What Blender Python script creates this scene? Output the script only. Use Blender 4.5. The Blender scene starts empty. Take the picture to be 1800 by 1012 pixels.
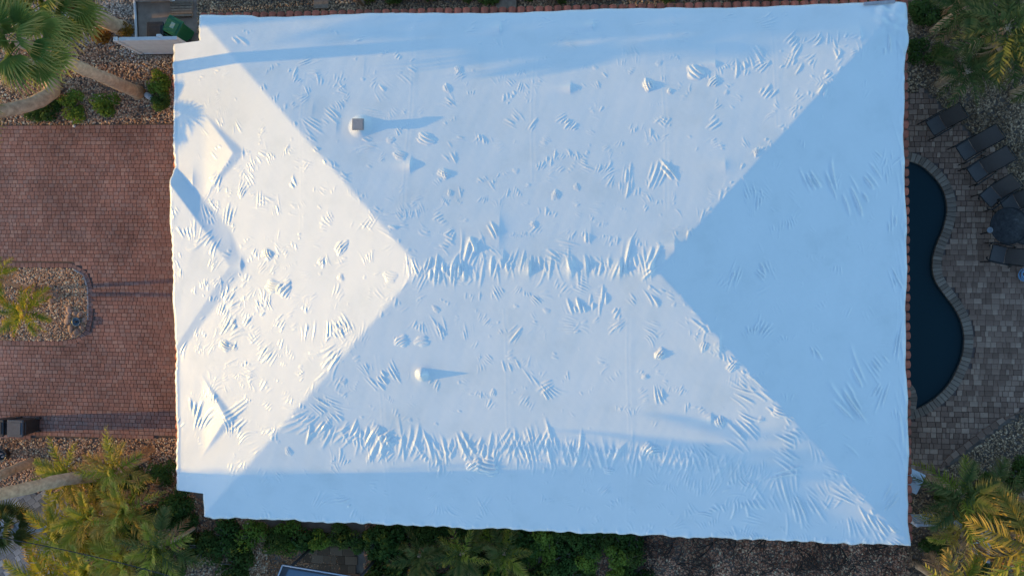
import bpy, bmesh, math, random
import numpy as np
from mathutils import Vector, Matrix, Euler

# ------------------------------------------------------------------ camera, sky, sun, exposure
scene = bpy.context.scene
CAM_H, TILT, ROLL, FPX = 29.0, math.radians(5.8), math.radians(0.7), 1500.0
cam_data = bpy.data.cameras.new('camera')
cam_data.sensor_width = 36.0
cam_data.lens = FPX / 1800.0 * 36.0
cam_data.clip_end = 2000.0
cam = bpy.data.objects.new('camera', cam_data)
scene.collection.objects.link(cam)
cam.location = (0, 0, CAM_H)
cam.rotation_euler = Euler((0, TILT, ROLL), 'XYZ')
scene.camera = cam

SUN_EL = math.radians(9.5)
SUN_AZ = math.radians(3.0)          # light travels along +x, turned a little towards +y
world = bpy.data.worlds.new('World')
scene.world = world
world.use_nodes = True
wn = world.node_tree
for n in list(wn.nodes): wn.nodes.remove(n)
sky = wn.nodes.new('ShaderNodeTexSky')
sky.sky_type = 'NISHITA'
sky.sun_disc = False
sky.sun_elevation = SUN_EL
sky.sun_rotation = math.radians(270.0) - SUN_AZ
sky.air_density = 1.0
sky.dust_density = 0.4
sky.ozone_density = 3.0
bg = wn.nodes.new('ShaderNodeBackground')
bg.inputs['Strength'].default_value = 0.15
wo = wn.nodes.new('ShaderNodeOutputWorld')
wn.links.new(sky.outputs[0], bg.inputs['Color'])
wn.links.new(bg.outputs[0], wo.inputs['Surface'])

sun_data = bpy.data.lights.new('sun', 'SUN')
sun_data.energy = 2.0
sun_data.angle = math.radians(0.53)
sun_data.color = (0.86, 0.49, 0.07)
sun = bpy.data.objects.new('sun', sun_data)
scene.collection.objects.link(sun)
SDIR = Vector((math.cos(SUN_EL) * math.cos(SUN_AZ), math.cos(SUN_EL) * math.sin(SUN_AZ), -math.sin(SUN_EL)))
sun.rotation_euler = SDIR.to_track_quat('-Z', 'Y').to_euler()
sun.location = (-60, -3, 15)

vs = scene.view_settings
vs.view_transform = 'Standard'
vs.look = 'None'
vs.exposure = 1.45
vs.gamma = 1.0
vs.use_curve_mapping = False

# ------------------------------------------------------------------ helpers
COL = scene.collection
rng = random.Random(7)
nrng = np.random.default_rng(11)

def P(px, py, z=0.0):
    """world point where the photograph's pixel ray meets the level z"""
    d0, d1, d2 = px - 900.0, 506.0 - py, -FPX
    x = d0 * math.cos(TILT) + d2 * math.sin(TILT)
    zz = -d0 * math.sin(TILT) + d2 * math.cos(TILT)
    c, s = math.cos(ROLL), math.sin(ROLL)
    x, y = x * c - d1 * s, x * s + d1 * c
    k = (z - CAM_H) / zz
    return Vector((x * k, y * k, z))

def tag(o, label=None, cat=None, group=None, kind=None):
    if label: o['label'] = label
    if cat: o['category'] = cat
    if group: o['group'] = group
    if kind: o['kind'] = kind
    return o

def empty(name, loc=(0, 0, 0), rz=0.0):
    o = bpy.data.objects.new(name, None)
    o.empty_display_size = 0.2
    COL.objects.link(o)
    o.location = loc
    o.rotation_euler = (0, 0, rz)
    return o

def link(name, me, parent=None, loc=None, rot=None, scale=None):
    o = bpy.data.objects.new(name, me)
    COL.objects.link(o)
    if parent is not None: o.parent = parent
    if loc is not None: o.location = loc
    if rot is not None: o.rotation_euler = rot
    if scale is not None: o.scale = scale
    return o

def copy_tree(o, parent=None):
    c = o.copy()
    COL.objects.link(c)
    if parent is not None: c.parent = parent
    for ch in o.children:
        copy_tree(ch, c)
    return c

class MB:
    """collects shapes; mesh() makes one mesh of them"""
    def __init__(s): s.v = []; s.f = []; s.sm = []
    def add(s, vs_, fs_, smooth=False):
        b = len(s.v)
        s.v += [tuple(p) for p in vs_]
        s.f += [tuple(b + i for i in f) for f in fs_]
        s.sm += [smooth] * len(fs_)
        return s
    def box(s, c, size, rz=0.0, taper=1.0, bev=0.0, M=None):
        hx, hy, hz = size[0] / 2, size[1] / 2, size[2] / 2
        if bev > 0:
            b = min(bev, hx * .9, hy * .9, hz * .9)
            ring = lambda ax, ay, z: [(-ax, -ay + b, z), (-ax + b, -ay, z), (ax - b, -ay, z), (ax, -ay + b, z),
                                      (ax, ay - b, z), (ax - b, ay, z), (-ax + b, ay, z), (-ax, ay - b, z)]
            vs_ = ring(hx, hy, -hz) + ring(hx * taper, hy * taper, hz - b) + ring(hx * taper - b * .7, hy * taper - b * .7, hz)
            fs_ = [tuple(range(7, -1, -1)), tuple(range(16, 24))]
            for k in (0, 8):
                for i in range(8):
                    j = (i + 1) % 8
                    fs_.append((k + i, k + j, k + 8 + j, k + 8 + i))
        else:
            t = taper
            vs_ = [(-hx, -hy, -hz), (hx, -hy, -hz), (hx, hy, -hz), (-hx, hy, -hz),
                   (-hx * t, -hy * t, hz), (hx * t, -hy * t, hz), (hx * t, hy * t, hz), (-hx * t, hy * t, hz)]
            fs_ = [(3, 2, 1, 0), (4, 5, 6, 7), (0, 1, 5, 4), (1, 2, 6, 5), (2, 3, 7, 6), (3, 0, 4, 7)]
        c_, s_ = math.cos(rz), math.sin(rz)
        out = []
        for (x, y, z) in vs_:
            p = Vector((x * c_ - y * s_ + c[0], x * s_ + y * c_ + c[1], z + c[2]))
            if M is not None: p = M @ p
            out.append(p)
        return s.add(out, fs_)
    def tube(s, pts, r, n=6, caps=True):
        pts = [Vector(p) for p in pts]
        if not hasattr(r, '__len__'): r = [r] * len(pts)
        b = len(s.v)
        prev = None
        for i, p in enumerate(pts):
            t = (pts[min(i + 1, len(pts) - 1)] - pts[max(i - 1, 0)])
            t = t.normalized() if t.length > 1e-9 else Vector((0, 0, 1))
            a = Vector((0, 0, 1)) if abs(t.z) < .9 else Vector((1, 0, 0))
            if prev is not None and (prev - t * prev.dot(t)).length > 1e-4: u = (prev - t * prev.dot(t)).normalized()
            else: u = t.cross(a).normalized()
            prev = u
            w = t.cross(u)
            for k in range(n):
                an = 2 * math.pi * k / n
                s.v.append(tuple(p + (u * math.cos(an) + w * math.sin(an)) * r[i]))
        for i in range(len(pts) - 1):
            for k in range(n):
                k2 = (k + 1) % n
                s.f.append((b + i * n + k, b + i * n + k2, b + (i + 1) * n + k2, b + (i + 1) * n + k)); s.sm.append(True)
        if caps:
            s.f.append(tuple(b + k for k in range(n - 1, -1, -1))); s.sm.append(False)
            e = b + (len(pts) - 1) * n
            s.f.append(tuple(e + k for k in range(n))); s.sm.append(False)
        return s
    def lathe(s, prof, n=16, c=(0, 0, 0), a0=0.0):
        b = len(s.v)
        for (r, z) in prof:
            for k in range(n):
                an = a0 + 2 * math.pi * k / n
                s.v.append((c[0] + r * math.cos(an), c[1] + r * math.sin(an), c[2] + z))
        for i in range(len(prof) - 1):
            for k in range(n):
                k2 = (k + 1) % n
                s.f.append((b + i * n + k, b + i * n + k2, b + (i + 1) * n + k2, b + (i + 1) * n + k)); s.sm.append(True)
        s.f.append(tuple(b + k for k in range(n - 1, -1, -1))); s.sm.append(False)
        e = b + (len(prof) - 1) * n
        s.f.append(tuple(e + k for k in range(n))); s.sm.append(False)
        return s
    def prism(s, poly, z0, z1):
        n = len(poly)
        vs_ = [(p[0], p[1], z0) for p in poly] + [(p[0], p[1], z1) for p in poly]
        fs_ = [tuple(range(n - 1, -1, -1)), tuple(range(n, 2 * n))]
        for i in range(n):
            j = (i + 1) % n
            fs_.append((i, j, n + j, n + i))
        return s.add(vs_, fs_)
    def mesh(s, name, mat=None):
        me = bpy.data.meshes.new(name)
        me.from_pydata(s.v, [], s.f)
        me.polygons.foreach_set('use_smooth', s.sm)
        if mat: me.materials.append(mat)
        me.update()
        return me
    def obj(s, name, mat=None, parent=None, **kw):
        return link(name, s.mesh(name, mat), parent, **kw)

def np_mesh(name, V, F, mat, smooth=False, col=None):
    """V (n,3), F (m,k) arrays -> mesh, optional per-vertex float attribute 'tone'"""
    me = bpy.data.meshes.new(name)
    k = F.shape[1]
    me.vertices.add(len(V)); me.vertices.foreach_set('co', np.ascontiguousarray(V, np.float32).ravel())
    me.loops.add(F.size); me.loops.foreach_set('vertex_index', np.ascontiguousarray(F, np.int32).ravel())
    me.polygons.add(len(F))
    me.polygons.foreach_set('loop_start', np.arange(0, F.size, k, dtype=np.int32))
    me.polygons.foreach_set('loop_total', np.full(len(F), k, np.int32))
    me.polygons.foreach_set('use_smooth', np.full(len(F), smooth, bool))
    if col is not None:
        a = me.attributes.new('tone', 'FLOAT', 'POINT')
        a.data.foreach_set('value', np.ascontiguousarray(col, np.float32))
    me.materials.append(mat)
    me.update(calc_edges=True)
    return me

# ------------------------------------------------------------------ materials
def new_mat(name):
    m = bpy.data.materials.new(name)
    m.use_nodes = True
    nt = m.node_tree
    bs = nt.nodes['Principled BSDF']
    return m, nt, bs

def ramp(nt, stops):
    r = nt.nodes.new('ShaderNodeValToRGB')
    e = r.color_ramp.elements
    while len(e) < len(stops): e.new(0.5)
    for el, (p, c) in zip(e, stops):
        el.position = p
        el.color = (c[0], c[1], c[2], 1)
    return r

def noise(nt, scale, detail=4, rough=.6, coord='Object'):
    tc = nt.nodes.new('ShaderNodeTexCoord')
    n = nt.nodes.new('ShaderNodeTexNoise')
    n.inputs['Scale'].default_value = scale
    n.inputs['Detail'].default_value = detail
    n.inputs['Roughness'].default_value = rough
    nt.links.new(tc.outputs[coord], n.inputs['Vector'])
    return n

def bump(nt, bs, h, strength=.3, dist=.02):
    b = nt.nodes.new('ShaderNodeBump')
    b.inputs['Strength'].default_value = strength
    b.inputs['Distance'].default_value = dist
    nt.links.new(h, b.inputs['Height'])
    nt.links.new(b.outputs[0], bs.inputs['Normal'])

def mat_noise(name, c0, c1, scale=8, rough=.7, bmp=.2, bdist=.01, per_obj=0.0, detail=5, metal=0.0, spec=.5, coord='Object'):
    """two-tone noise colour with fine relief; per_obj shifts the brightness from object to object"""
    m, nt, bs = new_mat(name)
    n = noise(nt, scale, detail, coord=coord)
    r = ramp(nt, [(.3, c0), (.7, c1)])
    nt.links.new(n.outputs['Fac'], r.inputs['Fac'])
    out = r.outputs['Color']
    if per_obj:
        oi = nt.nodes.new('ShaderNodeObjectInfo')
        mr = nt.nodes.new('ShaderNodeMapRange')
        mr.inputs['To Min'].default_value = 1 - per_obj
        mr.inputs['To Max'].default_value = 1 + per_obj
        nt.links.new(oi.outputs['Random'], mr.inputs['Value'])
        mx = nt.nodes.new('ShaderNodeMix'); mx.data_type = 'RGBA'; mx.blend_type = 'MULTIPLY'
        mx.inputs['Factor'].default_value = 1
        nt.links.new(out, mx.inputs[6]); nt.links.new(mr.outputs[0], mx.inputs[7])
        out = mx.outputs[2]
    nt.links.new(out, bs.inputs['Base Color'])
    bs.inputs['Roughness'].default_value = rough
    bs.inputs['Metallic'].default_value = metal
    bs.inputs['Specular IOR Level'].default_value = spec
    if bmp: bump(nt, bs, n.outputs['Fac'], bmp, bdist)
    return m

def mat_tone(name, stops, rough=.85, bmp=.25, patch=0.0, patch_scale=.35, spec=.12, nscale=60, dark=(1, 1, 1)):
    """colour picked by the 'tone' attribute of each stone or paver, with large worn patches"""
    m, nt, bs = new_mat(name)
    at = nt.nodes.new('ShaderNodeAttribute'); at.attribute_name = 'tone'
    r = ramp(nt, stops)
    nt.links.new(at.outputs['Fac'], r.inputs['Fac'])
    n = noise(nt, nscale, 3)
    out = r.outputs['Color']
    mx = nt.nodes.new('ShaderNodeMix'); mx.data_type = 'RGBA'; mx.blend_type = 'MULTIPLY'
    mx.inputs['Factor'].default_value = 1
    r2 = ramp(nt, [(.25, (.72, .72, .72)), (.75, (1.15, 1.15, 1.15))])
    nt.links.new(n.outputs['Fac'], r2.inputs['Fac'])
    nt.links.new(out, mx.inputs[6]); nt.links.new(r2.outputs[0], mx.inputs[7])
    out = mx.outputs[2]
    if patch:
        n2 = noise(nt, patch_scale, 6, .65)
        r3 = ramp(nt, [(.35, dark), (.65, (1 + patch * .4, 1 + patch * .4, 1 + patch * .4))])
        nt.links.new(n2.outputs['Fac'], r3.inputs['Fac'])
        m2 = nt.nodes.new('ShaderNodeMix'); m2.data_type = 'RGBA'; m2.blend_type = 'MULTIPLY'
        m2.inputs['Factor'].default_value = 1
        nt.links.new(out, m2.inputs[6]); nt.links.new(r3.outputs[0], m2.inputs[7])
        out = m2.outputs[2]
    nt.links.new(out, bs.inputs['Base Color'])
    bs.inputs['Roughness'].default_value = rough
    bs.inputs['Specular IOR Level'].default_value = spec
    if bmp: bump(nt, bs, n.outputs['Fac'], bmp, .006)
    return m
# ------------------------------------------------------------------ house under its white film
EAVE, RISE = 3.0, 2.35
SH = -0.021                                   # the plan is a hair out of square
U0, U1, UF = -12.60, 8.97, -13.62             # main left eave, right eave, front projection eave
V0, V1 = -7.44, 8.46                          # near and far eaves
VF0, VF1 = -6.69, 7.71                        # ends of the front projection
RV, RU0, RU1 = 0.50, -5.0, 1.62               # ridge line

def sstep(x, a, b):
    t = np.clip((x - a) / (b - a), 0, 1)
    return t * t * (3 - 2 * t)

def smin(a, b, k):
    h = np.clip(.5 + .5 * (b - a) / k, 0, 1)
    return b + (a - b) * h - k * h * (1 - h)

def smax(a, b, k): return -smin(-a, -b, k)

def pyramid(u, v, uc, vc, L, half, zb, slope, side, side2=None, tilt=0.0):
    """raised hip end over a front bay: a plane rising from the eave between two hip lines"""
    plane = zb + (u - uc) * slope + (v - vc) * tilt
    hip = half * (1 - (u - uc) / L) - np.abs(v - vc)
    return np.where(u > uc + L + 1.3, -9, plane) + np.minimum(hip, 0) * (side if side2 is None else np.where(v > vc, .16 + side * np.clip(1 - (u - uc) / L, 0, 1) ** 1.5, side2))

def roof_z(u, v):
    tl = (u - U0) / (RU0 - U0); tr = (U1 - u) / (U1 - RU1)
    tt = (V1 - v) / (V1 - RV); tb = (v - V0) / (RV - V0)
    k = .012
    t = smin(smin(tl, tr, k), smin(tt, tb, k), k)
    z = EAVE + RISE * t
    # lower band of the front projection
    band = 2.73 + (u - UF) * .05
    z = np.where(u < U0 + .5, np.maximum(z, np.where((v < VF1) & (v > VF0), band + np.minimum(np.minimum(VF1 - v, v - VF0), .6) * .28 - .17, -9)), z)
    # three bays
    z = smax(z, pyramid(u, v, -13.2, 4.05, 1.95, 2.25, 2.725, .42, .36), .025)
    z = smax(z, pyramid(u, v, -13.15, -4.2, 1.55, 2.05, 2.745, .44, .36), .025)
    z = smax(z, pyramid(u, v, UF + .02, .55, 2.18, 2.66, 2.90, .265, .50, .14, .055), .02)
    return z

def to_roof(px, py):
    """pixel -> plan position on the roof"""
    z = 4.0
    for _ in range(6):
        p = P(px, py, z)
        u = p.x - SH * p.y
        z = float(roof_z(np.array([u]), np.array([p.y]))[0])
        if z < 2.5: z = 3.0
    return u, p.y, z

DX = 0.0195
gu = np.arange(UF, U1 + DX * .5, DX)
gv = np.arange(V0, V1 + DX * .5, DX)
GU, GV = np.meshgrid(gu, gv)                  # rows = v
Zb = roof_z(GU, GV)
# the film bridges the valleys: soften the base a little
def blur(a, n):
    for _ in range(n):
        b = np.pad(a, 1, mode='edge')
        a = (b[1:-1, :-2] + b[1:-1, 2:] + b[:-2, 1:-1] + b[2:, 1:-1] + 4 * a) / 8
    return a
Zb = blur(Zb, 6)
W = np.zeros_like(Zb)                         # wrinkles

def window(u, v, R):
    i0 = max(0, int((u - R - UF) / DX)); i1 = min(len(gu), int((u + R - UF) / DX) + 2)
    j0 = max(0, int((v - R - V0) / DX)); j1 = min(len(gv), int((v + R - V0) / DX) + 2)
    return (slice(j0, j1), slice(i0, i1)) if i1 > i0 and j1 > j0 else None

def ripple(u, v, ang, L, C, lam, amp):
    """a patch of parallel folds: ang = direction of the folds, L their length, C the patch across them"""
    R = .75 * math.hypot(L, C)
    w = window(u, v, R)
    if w is None: return
    x = GU[w] - u; y = GV[w] - v
    c, s = math.cos(ang), math.sin(ang)
    a = x * c + y * s                          # along the folds
    b = -x * s + y * c                         # across
    fan = rng.choice((-1, 1)) * rng.uniform(.1, .95)
    b = b * (1 + fan * a / max(L, .05)) + rng.uniform(-.12, .12) * a * a / max(L, .1) + rng.uniform(-.12, .12) * a
    idx = np.floor(b / lam + 100).astype(int)
    tab = np.where(nrng.uniform(0, 1, 220) < .18, .1, nrng.uniform(.45, 1.0, 220)); off = nrng.uniform(-.25, .25, 220) * L; ln = nrng.uniform(.18, .68, 220) * L
    idx = np.clip(idx, 0, 219)
    fr = b / lam + 100 - idx
    tri = 1 - np.abs(2 * np.clip(fr, 0, 1) - 1)
    ridge = tri ** 1.8
    env = np.clip(1 - ((a - off[idx]) / ln[idx]) ** 2, 0, 1) ** 1.1
    cenv = np.clip(1 - (b / (C * .58)) ** 2, 0, 1) ** .5
    W[w] += amp * lam * tab[idx] * ridge * env * cenv

def pucker(u, v, r, k=1.0, ang=None, asp=None):
    w = window(u, v, r * 1.6)
    if w is None: return
    ang = rng.uniform(0, math.pi) if ang is None else ang
    asp = rng.uniform(.6, .85) if asp is None else asp
    x = GU[w] - u; y = GV[w] - v
    c, s = math.cos(ang), math.sin(ang)
    a = x * c + y * s; b = (-x * s + y * c) / asp
    th_ = np.arctan2(b, a)
    wob = 1 + .12 * np.sin(3 * th_ + rng.uniform(0, 6)) + .08 * np.sin(5 * th_ + rng.uniform(0, 6))
    d = np.hypot(a, b) / (r * wob)
    dome = np.clip(1 - d * d, 0, 1)
    lam = r * rng.uniform(.36, .6)
    fold = .5 + .5 * np.cos(2 * np.pi * (b + .3 * a * a / r) / lam + rng.uniform(0, 6))
    W[w] += k * r * .17 * (np.sqrt(dome) * .30 + dome * fold * .62) * np.clip(dome * 4, 0, 1)

def tent(u, v, h, lu=.5, ru=.07, sv=.45):
    w = window(u, v, 1.6)
    if w is None: return
    x = GU[w] - u; y = GV[w] - v
    h = h * .5 * np.clip(2.2 - np.hypot(x, y) / .72, 0, 1)
    prof = np.where(x < 0, np.exp(x / lu), np.exp(-(x / ru)))
    W[w] += h * prof * np.exp(-(y / sv) ** 2)

def cone(u, v, r, h):
    w = window(u, v, r * 2.6)
    x = GU[w] - u; y = GV[w] - v
    d = np.hypot(x, y) / r
    W[w] = np.maximum(W[w], h * np.clip(1 - d * .8, 0, 1) ** 1.2 + .06 * np.clip(1 - d / 2.4, 0, 1) ** 2)

# folds read off the photograph: frame (x0, y0, scale) then (x, y, fold angle, fold length, patch, wavelength, strength)
FOLDS = {
 (280, 0, 3.374): [(690,385,125,45,120,18),(885,362,25,95,60,18),(790,440,70,60,60,20),(935,440,10,90,50,18),(810,480,60,40,70,16),(990,500,75,70,110,22),(1090,520,35,70,60,20),(880,535,110,60,40,18),(795,620,45,45,50,16),(860,580,35,60,50,16),(925,750,150,120,70,22,1.2),(1010,680,140,80,110,20,1.1),(1080,610,140,60,80,16),(1240,660,170,120,60,18),(1340,530,130,100,110,20,1.4),(1420,335,60,50,70,20),(1480,440,140,70,90,22),(570,315,20,70,40,16),(1190,230,15,70,40,20),(1240,850,165,110,90,22),(1250,980,150,70,60,18),(1320,940,40,45,40,14),(660,930,110,50,60,18),(760,900,110,40,90,18),(450,600,100,40,30,16),(360,730,110,50,50,18),(460,750,110,60,50,18),(620,770,30,50,60,20),(880,820,150,90,60,22),(550,980,125,70,70,18),(470,240,140,110,40,30,1.2)],
 (560, 120, 4.82): [(1190,40,50,60,100,22),(1260,140,60,30,60,16),(1110,290,140,90,80,18),(430,650,170,110,120,22),(720,360,145,40,40,16),(1120,750,125,110,80,24),(1380,600,110,110,70,30),(690,520,130,60,90,24,1.3),(190,190,150,90,70,22)],
 (760, 20, 4.217): [(490,230,115,70,90,22),(280,140,10,110,60,20),(1030,155,170,110,50,20),(1250,190,20,50,40,14),(830,60,160,140,40,26),(200,470,35,80,60,22),(125,675,140,70,90,20),(665,450,70,50,70,16),(580,535,130,60,60,20,1.2),(650,560,80,60,60,18,1.2),(720,540,120,60,60,20,1.3),(790,525,155,60,50,18),(610,800,140,90,100,24,1.5),(720,845,60,80,60,26,1.3),(980,815,45,100,110,24,1.5),(1060,860,40,90,50,24,1.3),(350,935,65,80,30,22),(410,950,105,80,50,20),(830,970,150,50,70,14),(1290,470,125,70,50,24,1.2),(1220,540,110,50,50,20,1.2),(1480,445,150,40,50,18),(1700,800,145,60,60,16),(1490,880,80,80,50,20),(1610,910,85,60,60,18),(1720,935,35,60,40,18),(1170,890,150,40,40,14),(1400,385,90,50,50,16),(180,940,170,90,50,24)],
 (760, 240, 4.217): [(140,150,120,100,80,24),(370,320,140,50,60,20),(430,370,130,60,90,22),(380,465,70,45,55,16),(565,430,80,70,50,20),(630,415,80,60,50,18),(800,220,65,60,60,18),(840,180,85,90,40,20),(895,160,90,100,40,22),(970,140,60,60,50,20),(1030,135,90,50,60,20),(1090,150,110,60,60,20),(1130,190,150,80,60,20),(1140,240,160,80,50,20),(1210,225,80,60,50,18),(1250,235,60,50,50,18),(1300,250,50,80,70,20),(1315,310,60,80,50,20),(1450,280,85,110,60,26,1.3),(1465,380,85,100,40,26,1.3),(1520,400,75,90,70,22),(1380,380,100,80,50,20),(1600,470,110,60,50,20),(1690,490,85,50,60,16),(1620,350,75,70,60,22),(1660,290,65,150,90,34,1.5),(1730,240,125,140,60,36,1.6),(1090,580,150,50,30,16),(1190,615,50,30,50,16),(1260,650,80,40,60,14),(1080,730,75,70,150,22,1.2),(1150,735,90,80,40,24,1.4),(960,790,165,150,60,28,1.1),(980,860,165,120,60,26,1.1),(1340,780,80,70,80,20),(1530,775,70,80,90,22),(110,780,155,70,100,26,1.3),(130,715,40,60,60,24),(660,730,90,30,160,14),(700,490,150,40,50,14),(80,480,60,40,50,14),(50,340,130,50,60,18),(200,490,50,30,70,16),(215,410,110,60,40,20),(840,40,160,50,60,14),(1300,90,30,50,90,14),(270,880,80,210,100,44,1.8),(345,860,110,220,90,44,1.7),(455,710,110,120,40,30,1.4),(1425,880,80,220,50,40,1.8),(1610,930,70,160,50,36,1.5),(900,890,150,110,70,30,1.5)],
 (560, 280, 4.6): [(560,520,165,170,140,34,1.5),(420,520,130,100,110,22),(650,430,125,70,60,18),(730,435,85,70,80,18),(785,430,110,70,50,18),(835,405,110,80,30,20),(580,320,150,60,40,18),(1010,330,60,40,70,16),(960,490,70,30,40,14),(1035,700,150,80,90,24),(1070,590,50,60,60,22),(390,800,110,80,80,22),(430,800,50,60,40,20),(770,890,100,110,90,26,1.5),(930,890,85,130,130,32,1.9),(1010,920,105,140,60,30,1.8),(1060,930,115,100,40,26,1.4),(1150,880,100,120,70,30,1.8),(90,490,20,60,100,22),(30,260,140,60,60,20)],
 (300, 440, 5.06): [(70,90,110,90,100,28),(80,210,90,70,50,20),(380,110,55,100,80,30),(300,310,100,80,80,30),(210,340,75,80,30,26),(570,290,35,110,120,30,1.5),(520,420,45,120,200,34,1.7),(470,540,60,90,120,30,1.3),(560,590,45,120,60,30,1.3),(690,650,45,100,120,34,1.6),(460,670,40,70,50,20),(790,480,120,110,90,28,1.3),(880,500,115,90,60,28,1.4),(820,150,40,100,80,26),(900,200,30,110,50,24),(980,640,45,110,110,30,1.2),(760,740,30,110,90,28,1.2),(790,820,40,90,80,26),(850,920,50,130,130,26,1.4),(1440,700,100,150,150,34,1.6),(1550,680,110,120,80,26,1.2),(1450,900,40,140,120,34,1.3),(1370,90,90,90,80,26,1.2),(1240,520,50,60,60,22),(230,740,60,90,60,26),(280,850,60,80,80,24),(100,850,50,120,80,30,1.6)],
 (1080, 560, 3.374): [(785,465,150,110,100,22,1.6),(760,380,140,100,60,20),(815,400,130,110,30,26,1.2),(760,620,140,110,110,22,1.4),(715,710,140,120,90,26,1.7),(790,680,140,110,120,24,1.5),(1030,740,150,110,140,26,1.4),(1030,840,145,130,90,28,1.5),(1310,920,150,120,80,20,1.2),(540,780,130,90,70,20,1.3),(450,780,120,50,60,18),(180,450,20,40,80,14,1.2),(250,440,100,80,50,18,1.4),(275,450,95,80,30,18,1.4),(395,425,60,40,60,14),(430,530,90,50,30,14),(510,540,40,50,60,18),(560,575,30,40,40,16),(220,70,155,60,90,16),(20,40,30,60,60,18),(470,95,90,45,50,14),(595,205,60,40,50,12),(690,960,90,60,200,22),(860,960,60,80,180,24),(470,960,70,90,180,20)],
 (1100, 0, 3.162): [(920,240,50,120,100,22,1.3),(740,300,120,90,90,26,1.2),(650,360,95,90,100,22,1.1),(740,370,40,70,60,20),(790,370,60,60,40,20),(870,380,50,50,40,20),(940,360,60,90,80,22,1.3),(1030,330,40,60,60,18),(1110,230,75,70,120,20,1.3),(1210,200,70,60,60,20,1.2),(1120,410,50,60,60,20,1.2),(1190,400,60,60,30,20,1.4),(1105,490,55,80,34,26,1.8),(960,540,40,50,50,16),(930,610,40,50,40,14),(785,515,60,80,70,22,1.3),(550,385,110,40,90,16),(635,530,140,40,50,12),(515,585,40,40,40,14),(200,665,140,60,50,16),(490,695,35,80,60,24,1.4),(490,800,30,50,60,14),(780,130,15,90,80,16),(580,60,20,50,60,16),(325,210,170,60,60,18),(270,120,150,60,50,16),(660,800,130,50,40,14),(1480,270,100,100,100,30,.8)],
 (1170, 240, 3.893): [(600,380,110,130,120,22,.9),(640,430,80,110,60,22,.9),(1000,290,125,140,120,36,1.0),(1110,330,115,180,120,36,1.0),(1270,400,115,200,120,40,1.0),(1390,350,125,180,120,40,1.0),(750,650,90,90,50,20,.8),(850,590,100,60,90,20,.8),(690,930,120,90,100,26,1.0),(480,940,75,120,60,26,1.0),(1560,600,95,150,80,26,.9),(1520,150,90,100,60,22,.9),(1450,130,140,90,50,22,.9),(1590,150,40,90,50,22,.9),(1520,260,95,110,60,22,.9),(1430,250,130,160,50,30,1.0)],
 (1130, 460, 3.615): [(580,90,75,110,60,24,1.0),(760,60,120,80,100,26,.9),(1270,330,60,100,60,24,.9),(680,440,105,60,120,20,1.0),(780,420,55,90,100,24,1.0),(900,490,100,40,100,18,.7),(1090,570,115,100,60,24,.9),(1340,740,125,220,120,40,1.1),(1290,880,130,220,120,40,1.0),(1480,640,130,140,120,26,1.0),(1500,850,60,140,100,26,1.0),(1620,140,115,120,80,24,1.0),(1610,940,100,140,60,24,1.0),(1610,560,80,200,50,24,.9),(720,740,130,130,40,24,1.0)],
 (700, 680, 3.0): [(210,420,75,60,70,22,1.2),(760,435,85,60,110,20,1.5),(800,35,125,70,80,18,1.3),(430,35,70,30,70,12),(780,595,60,40,50,16),(1090,540,45,50,50,16),(1140,610,120,40,70,16),(180,580,40,50,50,14),(240,650,100,50,140,18),(450,590,50,80,60,20),(440,640,110,80,60,16),(1540,650,110,50,60,18)],
 (700, 380, 3.374): [(590,440,120,70,50,16,1.3),(740,455,80,45,100,16),(420,480,80,40,50,14),(490,470,85,40,30,14),(830,510,130,60,40,16,1.2),(510,610,50,40,110,14),(120,650,70,60,70,18,1.2),(210,670,115,100,60,20,1.3),(255,670,105,80,60,18,1.2),(410,685,95,70,60,16),(685,700,45,80,60,20,1.4),(620,685,120,30,50,14),(1060,540,110,80,130,26,1.6),(1165,520,90,100,60,20,1.4),(1220,480,80,80,40,24,1.5),(1290,565,60,60,60,20,1.4),(1300,640,30,80,60,18,1.3),(1020,640,165,80,110,16),(1100,410,160,60,90,16),(1410,490,125,60,70,16),(1515,470,130,90,70,20,1.5),(1480,330,40,80,50,22,1.4),(1500,680,160,60,90,16),(670,890,105,60,90,18,1.3),(545,845,130,40,50,14),(790,960,125,100,50,20),(880,990,30,90,70,20,1.3),(200,980,50,70,90,18,1.1),(990,965,110,50,50,14)],
 (280, 560, 2.812): [(360,40,40,90,100,24,1.5),(540,170,50,80,80,20,1.2),(610,140,70,50,60,20),(430,270,160,60,50,16),(850,180,40,110,90,24,1.4),(900,50,120,90,120,20,1.3),(740,60,80,80,60,22),(610,220,70,40,40,14),(700,260,140,40,50,14),(540,430,40,40,60,14),(200,480,70,130,130,26,2.2),(390,480,30,130,110,22,2.1),(380,560,70,70,130,18,1.4),(1020,240,110,50,60,14),(1110,290,125,80,130,18,1.5),(820,430,140,80,100,18,1.2),(870,480,140,80,120,18,1.2),(700,480,30,90,80,20,1.2),(780,530,45,90,120,22,1.4),(1060,540,55,90,90,22,1.6),(1120,660,60,90,80,22,1.4),(900,690,70,60,90,16),(520,780,40,60,70,18),(590,780,130,40,60,16),(800,900,55,90,80,16,1.2),(930,920,40,50,200,18,1.2),(90,520,50,60,50,16)],
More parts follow.
